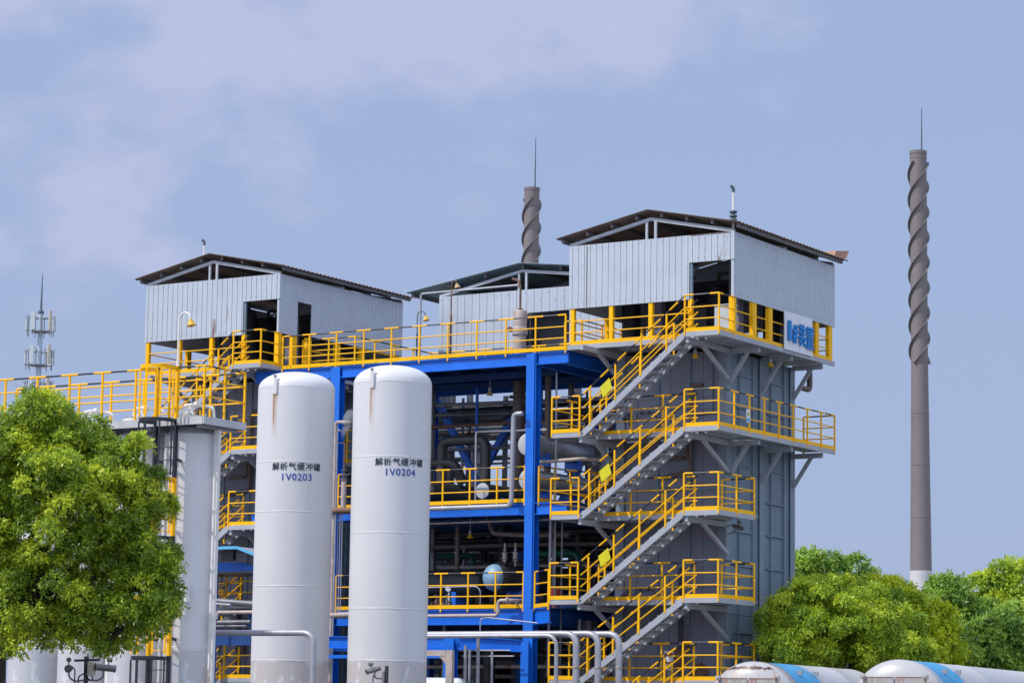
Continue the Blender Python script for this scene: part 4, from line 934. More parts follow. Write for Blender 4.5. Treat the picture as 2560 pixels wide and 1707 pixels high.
# caged ladder
t = thing('caged_ladder', 'yellow and black banded ladder with a safety cage beside the white cylinders', 'ladder', (-3.6, -19.95, 0))
xa, xb, yl = -3.90, -3.32, -20.02
bands = [(9.50, 8.30, YEL), (8.30, 6.97, BLK), (6.97, 5.66, YEL), (5.66, 4.33, BLK), (4.33, 3.0, YEL), (3.0, 1.7, BLK)]
cxm, rc = (xa + xb) / 2, .40
cyy = yl - math.sqrt(rc * rc - ((xb - xa) / 2) ** 2) - .02
a0 = math.atan2(yl - cyy, (xb - cxm))
angs = [a0 - (2 * a0 + 2 * math.pi - math.pi * 0) * 0 for _ in range(1)]
def ring_pts(z, n=28):
    lo = a0; hi = math.pi - a0; tot = (lo - hi) % (2 * math.pi)   # from right stile the long way round (front) to the left stile
    return [(cxm + rc * math.cos(lo - (2 * math.pi - (hi - lo)) * k / n), cyy + rc * math.sin(lo - (2 * math.pi - (hi - lo)) * k / n), z) for k in range(n + 1)]
for zt_, zb_, m_ in bands:
    for x in (xa, xb): B(x - .035, x + .035, yl - .015, yl + .075, zb_ + .001, zt_).build('stile', m_, t)
    rp_ = ring_pts(zt_ - .06); m = MB()
    for p, q in zip(rp_[:-1], rp_[1:]): m.bar(p, q, .012, .085)
    m.build('cage_hoop', m_, t)
    for k in (4, 9, 14, 19, 24):
        p = rp_[k]; MB().box(p[0] - .022, p[0] + .022, p[1] - .008, p[1] + .008, zb_ + .03, zt_ - .1).build('cage_strap', m_, t)
    z = zb_ + .12
    while z < zt_ - .02: MB().tube([(xa + .03, yl + .03, z), (xb - .03, yl + .03, z)], .012, 6).build('rung', m_, t); z += .29
for z in (7.4, 5.4, 3.4): 
    for x in (xa, xb): MB().bar((x, yl + .05, z), (x, -19.7, z - .05), .05, .05).build('wall_stay', BLK, t)
o = MB().box(-3.15, -2.98, -19.86, -19.74, 4.2, 4.6).tube([(-3.06, -19.8, 4.2), (-3.06, -19.8, 3.9)], .03, 8).build('nozzle_box', WHT, loc=(-3.06, -19.8, 4)); tag(o, 'small white box on the front of the rightmost white cylinder', 'box')

# ------------------------------------------------------------------ foreground pipework
PG = 'grey pipes bending down in front of the signed tower stairs'
pipe('grey pipe crossing in front of tank 1V0203 and bending down', [(-4.2, -18.2, 3.57), (-.655, -18.2, 3.56), (-.655, -18.2, 0)], .068, GALV, .30, n=18)
for k, (x, r_, z, y, lab) in enumerate(((-3.39, .060, 4.02, -3.1, 'slimmest'), (-2.82, .092, 4.07, -3.0, 'second'), (-2.24, .092, 4.075, -2.8, 'third'), (-1.69, .092, 4.07, -2.6, 'rightmost'))):
    o = pipe('%s grey pipe of the four bending down in front of the signed tower stairs' % lab, [(-9.6 - k * .2, y, z), (x, y, z), (x, y, 0)], r_, GALV, .34, PG, n=18)
    if k:
        c = MB()
        for zz_ in (3.12, 2.55): c.lathe([(r_ + .004, 0), (r_ + .008, .01), (r_ + .008, .06), (r_ + .004, .07)], (x, y, zz_), n=24)
        c.build('pipe_band', mat('pipe_band%d' % k, (.30, .27, .24), .6, var=.4, scale=20), o)
ORG_ = None
t = thing('pipe_gantry', 'low blue pipe gantry at the foot of the tall front blue column', 'gantry', (-7.5, 0, 0))
hcol(-8.12, -1.2, 0, 4.1, .34, .24, parent=t); hcol(-6.02, -.4, 0, 3.95, .26, .24, parent=t); hcol(-13.9, -1.2, 0, 4.1, .3, .24, parent=t)
ibeam((-13.7, -1.2, 4.10), (-8.32, -1.2, 4.10), .36, parent=t); ibeam((-7.92, -1.15, 4.10), (-6.12, -.45, 4.0), .36, parent=t)
MB().bar((-13.7, -1.2, 3.5), (-8.3, -1.2, 3.5), .1, .1).build('tie', BLU, t)
for k, (x, y, z, r_) in enumerate(((-7.09, -2.0, 3.80, .045), (-6.85, -1.7, 3.7, .045), (-6.53, -2.2, 4.02, .05), (-6.25, -1.9, 3.7, .035), (-7.2, -1.6, 3.7, .035))):
    pipe('%s slim grey standpipe at ground level in the blue gantry' % ['tallest but one', 'second', 'tallest', 'rightmost', 'leftmost'][k], [(x, y, 0), (x, y, z)], r_, GALV, 0, 'standpipes in the blue gantry')
for k, (z, y) in enumerate(((3.68, -1.0), (3.52, -.8))):
    pipe('%s thin cross pipe of the two under the gantry beam' % ['upper', 'lower'][k], [(-8.0, y, z), (-6.2, y, z)], .022, GALV, 0)
pipe('thin pipe pair top bending over the gantry', [(-7.7, -.3, 4.0), (-7.68, -.3, 4.62), (-7.5, -.2, 4.66), (-5.9, 0, 4.5)], .02, GALV, .06)
t = thing('grey_portal', 'weathered grey square portal frame beside tank 1V0204 foot', 'frame', (-7, -4, 0))
MB().box(-8.6, -6.42, -4.06, -3.94, 3.44, 3.60).build('portal_beam', PINK, t); MB().box(-6.41, -6.20, -4.06, -3.94, 0, 3.60).build('portal_post', PINK, t)
MB().prism([(0, 0), (-.22, 0), (0, -.22)], (-6.42, -4.05, 3.435), (1, 0, 0), (0, 0, 1), (0, .1, 0)).build('gusset', PINK, t)
# left: blue canopy, pipe rack and small column between cylinder row and left buffer tank
t = thing('blue_canopy', 'low blue canopy roof in front of the unsigned tower, light blue edge', 'canopy', (-16, -1, 0))
MB().add([(-18.2, -2.1, 6.72), (-15.35, -2.1, 6.72), (-14.7, -2.1, 6.50), (-14.7, -2.1, 6.57), (-15.35, -2.1, 6.79), (-18.2, -2.1, 6.79)] + [(-18.2, -.2, 6.72), (-15.35, -.2, 6.72), (-14.7, -.2, 6.50), (-14.7, -.2, 6.57), (-15.35, -.2, 6.79), (-18.2, -.2, 6.79)],
         [(0, 1, 4, 5), (1, 2, 3, 4), (7, 6, 11, 10), (8, 7, 10, 9), (0, 6, 7, 1), (1, 7, 8, 2), (2, 8, 9, 3), (3, 9, 10, 4), (4, 10, 11, 5), (5, 11, 6, 0)]).build('canopy_roof', FAS, t)
MB().bar((-18.2, -2.12, 6.765), (-15.35, -2.12, 6.765), .02, .085).bar((-15.35, -2.12, 6.765), (-14.7, -2.12, 6.545), .02, .085).build('canopy_fascia', LBL, t)
MB().add([(-18.2, -1.3, 6.06), (-15.8, -1.3, 6.06), (-14.7, -1.3, 5.78), (-14.7, -1.3, 6.08), (-15.8, -1.3, 6.38), (-18.2, -1.3, 6.38)] + [(-18.2, -1.2, 6.06), (-15.8, -1.2, 6.06), (-14.7, -1.2, 5.78), (-14.7, -1.2, 6.08), (-15.8, -1.2, 6.38), (-18.2, -1.2, 6.38)],
         [(0, 1, 4, 5), (1, 2, 3, 4), (7, 6, 11, 10), (8, 7, 10, 9), (0, 6, 7, 1), (1, 7, 8, 2), (2, 8, 9, 3), (3, 9, 10, 4), (4, 10, 11, 5), (5, 11, 6, 0)]).build('canopy_beam', BLU, t)
MB().box(-16.1, -15.7, -1.85, -1.7, 6.40, 6.70).build('canopy_bracket', DARK, t)
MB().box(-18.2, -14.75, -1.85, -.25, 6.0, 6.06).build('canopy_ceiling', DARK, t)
for x in (-17.6, -15.2): B(x - .1, x + .1, -.45, -.25, 0, 6.0).build('post', BLU, t)
t = thing('small_pipe_rack', 'blue pipe rack at the foot of the unsigned tower', 'pipe rack', (-15, -4, 0))
MB().box(-17.2, -13.2, -4.1, -3.9, 3.75, 4.2).build('beam', BLUD, t); MB().box(-17.2, -15.1, -4.4, -4.2, 3.3, 3.52).build('beam', BLU, t)  # rear beam takes the darker blue, its shade painted in
MB().box(-15.75, -15.35, -4.4, -4.1, 0, 3.5).build('post', BLU, t); MB().box(-16.0, -15.8, -4.1, -3.9, 3.8, 5.3).build('post', BLU, t)
B(-15.05, -14.7, -4.1, -3.9, 4.25, 4.95).build('post', BLU, t)
for k, (z, r_, y, m_) in enumerate(((5.05, .10, -3.8, SILD), (4.72, .055, -3.9, PINK), (4.42, .075, -4.0, SILD), (4.3, .04, -4.2, SILD))):
    pipe('%s pipe on the blue rack at the foot of the unsigned tower' % ['fat upper', 'thin pinkish', 'grey lower', 'lowest thin'][k], [(-17.5, y, z + .15 * (k == 0)), (-16.4, y, z + .12 * (k == 0)), (-13.3, y, z - .1 * (k == 0))], r_, m_, .1, 'pipes on the small blue rack')
for k, x in enumerate((-15.9, -15.5, -15.1, -14.6)):
    tag(MB().lathe([(.09, 0), (.09, .14), (.06, .18), (0, .18)], (x, -4.05, 4.52), n=16).build('end_cap', WHT, loc=(x, -4.05, 4.52)), '%s small white capped stub on the blue rack' % ['leftmost', 'second', 'third', 'rightmost'][k], 'stub', 'white stubs on the small rack')
pipe('slim grey standpipe with a bent top beside the white cylinders', [(-14.3, -4.6, 0), (-14.3, -4.6, 4.95), (-13.6, -4.6, 4.9)], .035, GALV, .08)
# between the two buffer tanks
pipe('grey riser with a bent top between the two buffer tanks', [(-13.50, .3, 0), (-13.50, .3, 10.75), (-12.9, .3, 10.73)], .055, PINK, .10)
pipe('slim grey downpipe with a hooked end between the two buffer tanks', [(-13.40, .25, 0), (-13.40, .25, 10.45), (-13.36, .25, 10.52), (-13.30, .25, 10.45)], .022, GALV, .05)
for k, x in enumerate((-13.36, -13.28, -13.20)):
    pipe('one of three slim parallel downpipes between the two buffer tanks', [(x, .34, 4.7), (x, .34, 7.9)], .016, GALV, 0, 'parallel downpipes between the buffer tanks')
t = thing('steam_trap', 'rusty valve on a pale vertical pipe between the two buffer tanks', 'valve', (-13.15, .3, 8))
MB().tube([(-13.15, .3, 8.0), (-13.15, .3, 8.95)], .085, 14).build('lower_pipe', PINK, t); MB().tube([(-13.15, .3, 9.2), (-13.15, .3, 10.1)], .024, 8).tube([(-13.38, .3, 10.08), (-13.15, .3, 10.10)], .018, 8).build('upper_pipe', RUSTY, t)
MB().lathe([(.12, 0), (.12, .04), (.07, .06), (.09, .12), (.12, .14), (.12, .18), (.03, .19), (.03, .28), (.1, .29), (.1, .31)], (-13.15, .3, 8.94), n=16).build('valve_body', SILD, t)
pipe('thick rust-red header crossing behind the two buffer tanks', [(-13.8, .2, 8.0), (-12.4, .2, 7.99)], .09, RUSTY, 0)
pipe('weathered lower header crossing behind the two buffer tanks', [(-13.9, .3, 4.79), (-12.4, .3, 4.82)], .085, PINK, 0)
t = thing('deck_railing', 'yellow railing seen in the gap between the two buffer tanks', 'railing', (-13.3, 1.6, 8.12))
railing(t, [(-13.4, 1.6), (-12.2, 1.6)], 8.12); railing(t, [(-13.4, 1.6), (-12.2, 1.6)], 9.3)
# thin wisp of steam
sm_ = bpy.data.materials.new('steam'); sm_.use_nodes = True; ts = sm_.node_tree; ts.nodes.clear()
so_ = N('ShaderNodeOutputMaterial', ts); pv = N('ShaderNodeVolumePrincipled', ts); pv.inputs['Color'].default_value = (.93, .93, 1, 1)
gn = N('ShaderNodeTexCoord', ts); nn_ = N('ShaderNodeTexNoise', ts); nn_.inputs['Scale'].default_value = 3.5; nn_.inputs['Detail'].default_value = 4; rr_ = N('ShaderNodeMapRange', ts); rr_.inputs[1].default_value = .36; rr_.inputs[2].default_value = .72; rr_.inputs[4].default_value = 7.
ts.links.new(gn.outputs['Object'], nn_.inputs['Vector']); ts.links.new(nn_.outputs['Fac'], rr_.inputs[0]); ts.links.new(rr_.outputs[0], pv.inputs['Density']); ts.links.new(pv.outputs[0], so_.inputs[1])
m = MB().tube([(-13.16, .15, 10.2), (-13.10, .15, 10.4), (-12.98, .15, 10.62), (-12.90, .15, 10.85), (-12.84, .15, 11.05), (-12.8, .15, 11.12)], [.02, .09, .16, .19, .12, .02], 16)
o = m.build('steam_plume', sm_, loc=(-13.1, .15, 10.2)); tag(o, 'thin wisp of white steam drifting up between the two buffer tanks', 'steam'); o['kind'] = 'stuff'

# ------------------------------------------------------------------ tank trailers
def trailer_mat(name, z0, lines, amount, col=(.42, .415, .425)):
    m = mat(name, col, .36, var=.03, dirt=.16, dirtcol=(.55, .52, .50), rust=amount * .25, rustcol=(.12, .045, .025), rscale=5., rstretch=(1, 1, .5))
    t, nn, L = nodes_of(m); b = [n for n in nn if n.type == 'BSDF_PRINCIPLED'][0]; cur = b.inputs['Base Color'].links[0].from_socket
    tcn = N('ShaderNodeTexCoord', t); sep = N('ShaderNodeSeparateXYZ', t); L(tcn.outputs['Object'], sep.inputs[0])
    mp_ = N('ShaderNodeMapping', t); mp_.inputs['Scale'].default_value = (9, 9, .9); L(tcn.outputs['Object'], mp_.inputs[0])
    n1 = N('ShaderNodeTexNoise', t); n1.inputs['Scale'].default_value = 1.; n1.inputs['Detail'].default_value = 6; n1.inputs['Roughness'].default_value = .65; L(mp_.outputs[0], n1.inputs['Vector'])
    n2 = N('ShaderNodeTexNoise', t); n2.inputs['Scale'].default_value = 7.; n2.inputs['Detail'].default_value = 8; n2.inputs['Roughness'].default_value = .7; L(tcn.outputs['Object'], n2.inputs['Vector'])
    for z, ln, am in lines:
        f = N('ShaderNodeMapRange', t); L(sep.outputs[2], f.inputs[0]); f.inputs[1].default_value = z - ln; f.inputs[2].default_value = z; f.inputs[3].default_value = 0; f.inputs[4].default_value = 1
        lt = N('ShaderNodeMath', t, operation='LESS_THAN'); L(sep.outputs[2], lt.inputs[0]); lt.inputs[1].default_value = z
        mu = N('ShaderNodeMath', t, operation='MULTIPLY'); L(f.outputs[0], mu.inputs[0]); L(lt.outputs[0], mu.inputs[1])
        st = N('ShaderNodeMapRange', t); L(n1.outputs['Fac'], st.inputs[0]); st.inputs[1].default_value = .48; st.inputs[2].default_value = .68; st.inputs[4].default_value = am
        mu2 = N('ShaderNodeMath', t, operation='MULTIPLY'); L(mu.outputs[0], mu2.inputs[0]); L(st.outputs[0], mu2.inputs[1])
        fr = N('ShaderNodeMath', t, operation='LESS_THAN'); L(sep.outputs[1], fr.inputs[0]); fr.inputs[1].default_value = .5
        mu3 = N('ShaderNodeMath', t, operation='MULTIPLY'); L(mu2.outputs[0], mu3.inputs[0]); L(fr.outputs[0], mu3.inputs[1])
        mi = N('ShaderNodeMixRGB', t); L(mu3.outputs[0], mi.inputs[0]); L(cur, mi.inputs[1]); mi.inputs[2].default_value = (.36, .14, .05, 1); cur = mi.outputs[0]
    if amount > .3:   # peeled band of bare rust across the head
        d = N('ShaderNodeMath', t, operation='SUBTRACT'); L(sep.outputs[2], d.inputs[0]); d.inputs[1].default_value = z0
        ab = N('ShaderNodeMath', t, operation='ABSOLUTE'); L(d.outputs[0], ab.inputs[0])
        f = N('ShaderNodeMapRange', t); L(ab.outputs[0], f.inputs[0]); f.inputs[1].default_value = 0; f.inputs[2].default_value = .13; f.inputs[3].default_value = .28; f.inputs[4].default_value = -.2
        ad = N('ShaderNodeMath', t, operation='ADD'); L(f.outputs[0], ad.inputs[0]); L(n2.outputs['Fac'], ad.inputs[1])
        gt = N('ShaderNodeMath', t, operation='GREATER_THAN'); L(ad.outputs[0], gt.inputs[0]); gt.inputs[1].default_value = .64
        fr = N('ShaderNodeMath', t, operation='LESS_THAN'); L(sep.outputs[1], fr.inputs[0]); fr.inputs[1].default_value = .32
        mm = N('ShaderNodeMath', t, operation='MULTIPLY'); L(gt.outputs[0], mm.inputs[0]); L(fr.outputs[0], mm.inputs[1])
        mi = N('ShaderNodeMixRGB', t); L(mm.outputs[0], mi.inputs[0]); L(cur, mi.inputs[1]); mi.inputs[2].default_value = (.075, .028, .022, 1); cur = mi.outputs[0]
    L(cur, b.inputs['Base Color']); return m
def trailer(label, tip, ztop, r, length, m, rusty, rz=R(8.5)):
    """tank along local +Y, its rounded front end facing the camera"""
    t = thing('tank_trailer', label, 'tank trailer', (0, 0, 0), 'tank trailers parked in front of the trees')
    zc = ztop - r
    def ring(prof, n=64): return MB().lathe(prof, (0, 0, zc), (0, 1, 0), n)
    hd = [(r * math.sin(a) ** .85, .42 - .42 * math.cos(a)) for a in [k * math.pi / 28 for k in range(1, 14)]]
    ring([(0, 0)] + hd + [(r, .45), (r + .004, .46), (r + .004, .49), (r, .50), (r, .86)]).build('head', m, t)
    def band(a, b, mm, name):
        return ring([(r, a), (r, b - .06), (r + .006, b - .05), (r + .006, b - .01), (r, b)]).build(name, mm, t)
    band(.861, 3.1, TBLUE, 'blue_band'); band(3.101, 6.0, m, 'shell'); band(6.001, length, m, 'shell')
    if rusty:
        for a in (.70, .86, 2.75): ring([(r + .0065, a), (r + .008, a + .004), (r + .008, a + .035), (r + .0065, a + .04)]).build('rusty_seam', mat('rust_seam', (.22, .14, .10), .7, var=.7, scale=9), t)
    zb = zc + r * .63; hw = r * .655
    bar = MB().box(-hw + .05, -.03, .03, .06, zb - .012, zb + .014).box(.03, hw - .05, .03, .06, zb - .012, zb + .014)
    bar.bar((-.03, .04, zb), (.0, .02, zb - .10), .02, .03).bar((.03, .04, zb), (.0, .02, zb - .10), .02, .03).box(-.012, .012, .0, .04, zb - .5, zb - .10)
    bar.build('door_edge', RUSTY, t)
    # flat rear door panel below the edge
    MB().prism([(-hw, -1.0), (hw, -1.0), (hw, 0), (-hw, 0)], (0, .02, zb - .013), (1, 0, 0), (0, 0, 1), (0, .05, 0)).build('door', m, t)
    for s in (-1, 1):
        o = MB().box(s * hw - .055, s * hw + .055, -.06, .10, zb - .04, zb + .07).build('corner_bracket', m, t)
        MB().lathe([(.035, 0), (.035, .03), (.02, .035)], (s * hw, -.06, zb + .015), (0, -1, 0), 12).build('bolt', PINK, o)
    for k, y in enumerate((1.75, 3.1)): B(r * .62, r * .62 + .14, y, y + .1, zc + r * .74, zc + r * .84).build('lifting_eye', GALV, t)
    # under-carriage
    MB().box(-.5, -.35, .4, length, .75, zc - r + .08).box(.35, .5, .4, length, .75, zc - r + .08).build('chassis', BLK, t)
    for y in (length * .62, length * .78):
        for s in (-1, 1): MB().lathe([(.3, -.12), (.48, -.11), (.5, 0), (.48, .11), (.3, .12)], (s * .95, y, .5), (1, 0, 0), 28).build('wheel', BLK, t)
    t.location = tip; t.rotation_euler = (0, 0, rz)
    return t
TM1 = trailer_mat('rusty_trailer_white', 3.06, ((3.03, .5, .6), (2.79, .5, 1.)), .5)
TM2 = trailer_mat('clean_trailer_white', 3.1, ((2.86, .35, .9),), .12)
trailer('rust-streaked white tank trailer with a blue band', (4.45, -6.95, 0), 3.23, 1.17, 8.6, TM1, True)
trailer('cleaner, nearly rust-free white tank trailer with a blue band', (7.55, -5.05, 0), 3.33, 1.22, 17., TM2, False)

# ------------------------------------------------------------------ chimneys and the phone mast
def chimney(label, x, y, ztop, rt, rb, zs, zrod, hidden, phase=0., white=True):
    t = thing('chimney', label, 'chimney', (x, y, 0), 'tall chimneys with spiral strakes')
    def rad(z): return rb + (rt - rb) * min(1, max(0, (z - 8) / (zs - 8))) if z < zs else rt
    prof = []; z = 10.2
    while z < ztop - .3: prof += [(rad(z), z), (rad(z) + .012, z + .01), (rad(z) + .012, z + .08), (rad(z), z + .09)]; z += 2.9
    prof += [(rt, ztop - .2), (rt + .02, ztop - .19), (rt + .02, ztop), (rt - .06, ztop), (rt - .07, ztop - 1.2), (0, ztop - 1.2)]
    MB().lathe(prof, (x, y, 0), n=40).build('shaft', CHIM, t, auto=15)
    MB().lathe([(rad(5) + .03, 0), (rad(8), 9.6), (rad(9), 10.19)], (x, y, 0), n=40).build('white_base', CHIMW, t)
    pitch = 4.3
    for k in range(3):
        m = MB(); vs = []; n = 150; z0 = ztop - .65
        for i in range(n + 1):
            z = z0 - (z0 - zs) * i / n; a = phase + 2 * math.pi * k / 3 - 2 * math.pi * (z0 - z) / pitch
            c, s = math.cos(a), math.sin(a)
            for rr_, dz in ((rt - .01, -.012), (rt + .14, -.012), (rt + .14, .012), (rt - .01, .012)): vs.append((x + c * rr_, y + s * rr_, z + dz))
        fs = [(i * 4 + j, i * 4 + (j + 1) % 4, i * 4 + 4 + (j + 1) % 4, i * 4 + 4 + j) for i in range(n) for j in range(4)] + [(0, 1, 2, 3), (n * 4 + 3, n * 4 + 2, n * 4 + 1, n * 4)]
        m.add(vs, fs); m.build('spiral_strake', STRK, t)
    MB().tube([(x + rt * .45, y, ztop - .5), (x + rt * .45 + .02, y, zrod)], [.05, .022], 8).build('lightning_rod', ROD, t)
chimney('tall grey chimney with spiral strakes and a white base, standing alone above the trees', -24.5, 71.2, 33.85, .47, .62, 21.7, 36.3, 0, .4)
chimney('grey spiral strake chimney rising behind the back shed roof', -51.35, 73.2, 34.6, .475, .62, 21., 37.75, 0, 1.2)
def mast():
    x, y = -167.4, 157.1
    t = thing('phone_mast', 'distant pale phone mast with three rings of antennas', 'mast', (x, y, 0))
    MB().lathe([(.55, 0), (.36, 30), (.30, 40), (.25, 46.0)], (x, y, 0), n=24).build('pole', MASTM, t)
    MB().lathe([(.34, 46.0), (.34, 46.2), (.14, 46.45)], (x, y, 0), n=20).tube([(x, y, 46.4), (x, y, 50.4)], [.12, .04], 10).build('spire', ROD, t)
    rr = random.Random(5); tow = math.atan2(CAM.y - y, CAM.x - x)
    for z in (43.9, 40.1, 36.6):
        m = MB().lathe([(.3, z - .1), (.95, z - .05), (.95, z + .08), (.3, z + .1)], (x, y, 0), n=24)
        for k in range(9):
            an = 2 * math.pi * k / 9 + z; c, s = math.cos(an), math.sin(an)
            m.tube([(x + c * .3, y + s * .3, z), (x + c * 1.5, y + s * 1.5, z + .05)], .05, 6); m.tube([(x + c * 1.45, y + s * 1.45, z - .5), (x + c * 1.45, y + s * 1.45, z + 1.8)], .05, 6)
            m.tube([(x + c * .3, y + s * .3, z + 1.5), (x + c * 1.45, y + s * 1.45, z + 1.6)], .035, 6)
        m.build('antenna_platform', CCTV, t)
        for k in range(6):
            an = tow + math.pi / 2 * (1, -1, .45, -.35, .75, -.8)[k] ; rr2 = 1.6; c, s = math.cos(an), math.sin(an); h = (1.8, 1.7, 2.2, 2.0, 1.4, 1.2)[k]; w = (.25, .25, .35, .55, .2, .45)[k]
            p = Vector((x + c * rr2, y + s * rr2, z + .1)); MB().bar(p, p + Vector((0, 0, h)), w, .16, up=(c, s, 0)).build('antenna_panel', GLAZ2 if k in (2,) else GLAZ, t)
mast()

# ------------------------------------------------------------------ surveillance cameras
def camera_unit(m, t, c, d, L, r, lamp=True):
    D = Vector(d).normalized(); C = Vector(c)
    b = MB().lathe([(r * .85, -L / 2 + .02), (r, -L / 2), (r, L / 2 - .01), (r * 1.1, L / 2 - .009), (r * 1.1, L / 2 + .03), (r * .9, L / 2 + .03), (r * .85, L / 2 - .02)], C, D, 20)
    o = b.build('camera_housing', CCTV, t)
    if lamp:
        q = C + Vector((0, 0, r + .09)) + D * (L * .2); MB().lathe([(.04, -.03), (.045, 0), (.045, .06), (.03, .065)], q, D, 14).tube([C + D * (L * .2), q], .012, 6).build('infrared_lamp', CCTV, o)
    return o
t = thing('surveillance_mast', 'black pole with two surveillance cameras and a junction box below the camphor tree', 'camera mast', (2.87, -29.9, 0))
P0 = Vector((2.87, -29.9, 0)); rt = Vector((.848, .53, 0)); bk = Vector((-.53, .848, 0))
MB().box(P0.x - .03, P0.x + .03, P0.y - .03, P0.y + .03, 0, 2.72).build('pole', BLK, t)
MB().bar(P0 - rt * .22 + zz * 2.64, P0 + rt * .24 + zz * 2.66, .04, .04).build('crossbar', BLK, t)
q = P0 + rt * .10 - bk * .03; MB().bar(q + zz * 2.38, q + zz * 2.62, .11, .10).build('junction_box', GLAZ2, t)
m = MB().tube([P0 + zz * 2.30, P0 - rt * .2 + zz * 2.27, P0 - rt * .30 + zz * 2.34, P0 - rt * .31 + zz * 2.45], .018, 8, .05).tube([P0 + zz * 2.30, P0 + rt * .22 + zz * 2.29, P0 + rt * .31 + zz * 2.36, P0 + rt * .31 + zz * 2.46], .018, 8, .05)
m.build('camera_arm', CCTV, t)
m = MB().tube([P0 - rt * .12 + zz * 2.1, P0 - rt * .14 + zz * 2.36, P0 - rt * .02 + zz * 2.42], .013, 8, .08).tube([P0 + rt * .02 + zz * 2.40, P0 + rt * .12 + zz * 2.38, P0 + rt * .12 + zz * 2.28, P0 + rt * .02 + zz * 2.33], .013, 8, .06).tube([P0 - rt * .20 + zz * 2.12, P0 - rt * .20 + zz * 2.5, P0 - rt * .3 + zz * 2.55], .012, 8, .06)
m.build('cable', BLK, t)
camera_unit(None, t, P0 - rt * .31 + zz * 2.50, -bk + rt * .1 - zz * .05, .34, .065); camera_unit(None, t, P0 + rt * .33 + zz * 2.52, rt * .95 + bk * .35 - zz * .08, .34, .062)
t = thing('surveillance_camera', 'grey bullet camera on a bracket in front of tank 1V0204 foot', 'camera', (1.5, -18.9, 0))
P1 = Vector((1.72, -18.75, 0)); MB().box(P1.x - .03, P1.x + .03, P1.y - .03, P1.y + .03, 0, 2.82).build('post', DARK, t)
m = MB().tube([P1 + zz * 2.55, P1 - rt * .24 + zz * 2.55, P1 - rt * .27 + zz * 2.66], .02, 8, .05).tube([P1 - rt * .29 + zz * 2.4, P1 - rt * .29 + zz * 2.62, P1 - rt * .16 + zz * 2.78], .015, 8, .1); m.bar(P1 - rt * .06 + zz * 2.45, P1 - rt * .06 + zz * 2.70, .06, .05); m.build('bracket', CCTV, t)
camera_unit(None, t, P1 - rt * .28 + zz * 2.73, -rt * .85 - bk * .4 - zz * .28, .30, .055)
t = thing('surveillance_camera', 'small camera on a bracket at the signed tower corner column', 'camera', (-.7, 2.3, 7.2))
MB().tube([(-1.0, 2.5, 7.36), (-.8, 2.3, 7.38), (-.62, 2.22, 7.33)], .018, 8).tube([(-1.0, 2.5, 7.14), (-.75, 2.3, 7.14), (-.6, 2.22, 7.25)], .015, 8).build('bracket', CCTV, t)
camera_unit(None, t, (-.52, 2.2, 7.30), (.9, -.3, -.25), .32, .06)

# ------------------------------------------------------------------ trees
def leaves_mesh(name, pos, d, nrm, size, width, m, parent, tint):
    n = len(pos); side = np.cross(d, nrm); side /= np.linalg.norm(side, axis=1, keepdims=True) + 1e-9
    s = size[:, None]; w = s * width
    up = np.cross(side, d)
    v = np.empty((n, 4, 3)); v[:, 0] = pos; v[:, 1] = pos + d * s * .5 + side * w + up * s * .06; v[:, 2] = pos + d * s; v[:, 3] = pos + d * s * .5 - side * w + up * s * .06
    base = np.array(ORG[parent.name]); v = (v - base).reshape(-1, 3)
    me = bpy.data.meshes.new(name); me.vertices.add(n * 4); me.vertices.foreach_set('co', v.ravel().astype(np.float32))
    me.loops.add(n * 4); me.loops.foreach_set('vertex_index', np.arange(n * 4, dtype=np.int32))
    me.polygons.add(n); me.polygons.foreach_set('loop_start', np.arange(0, n * 4, 4, dtype=np.int32)); me.polygons.foreach_set('loop_total', np.full(n, 4, dtype=np.int32))
    me.update(calc_edges=True); at_ = me.attributes.new('shoot', 'FLOAT', 'POINT'); at_.data.foreach_set('value', np.repeat(tint, 4).astype(np.float32)); me.materials.append(m)
    o = bpy.data.objects.new(name, me); COL.objects.link(o); ORG[o.name] = ORG[parent.name]; o.parent = parent; return o
def unit(a): return a / (np.linalg.norm(a, axis=1, keepdims=True) + 1e-9)
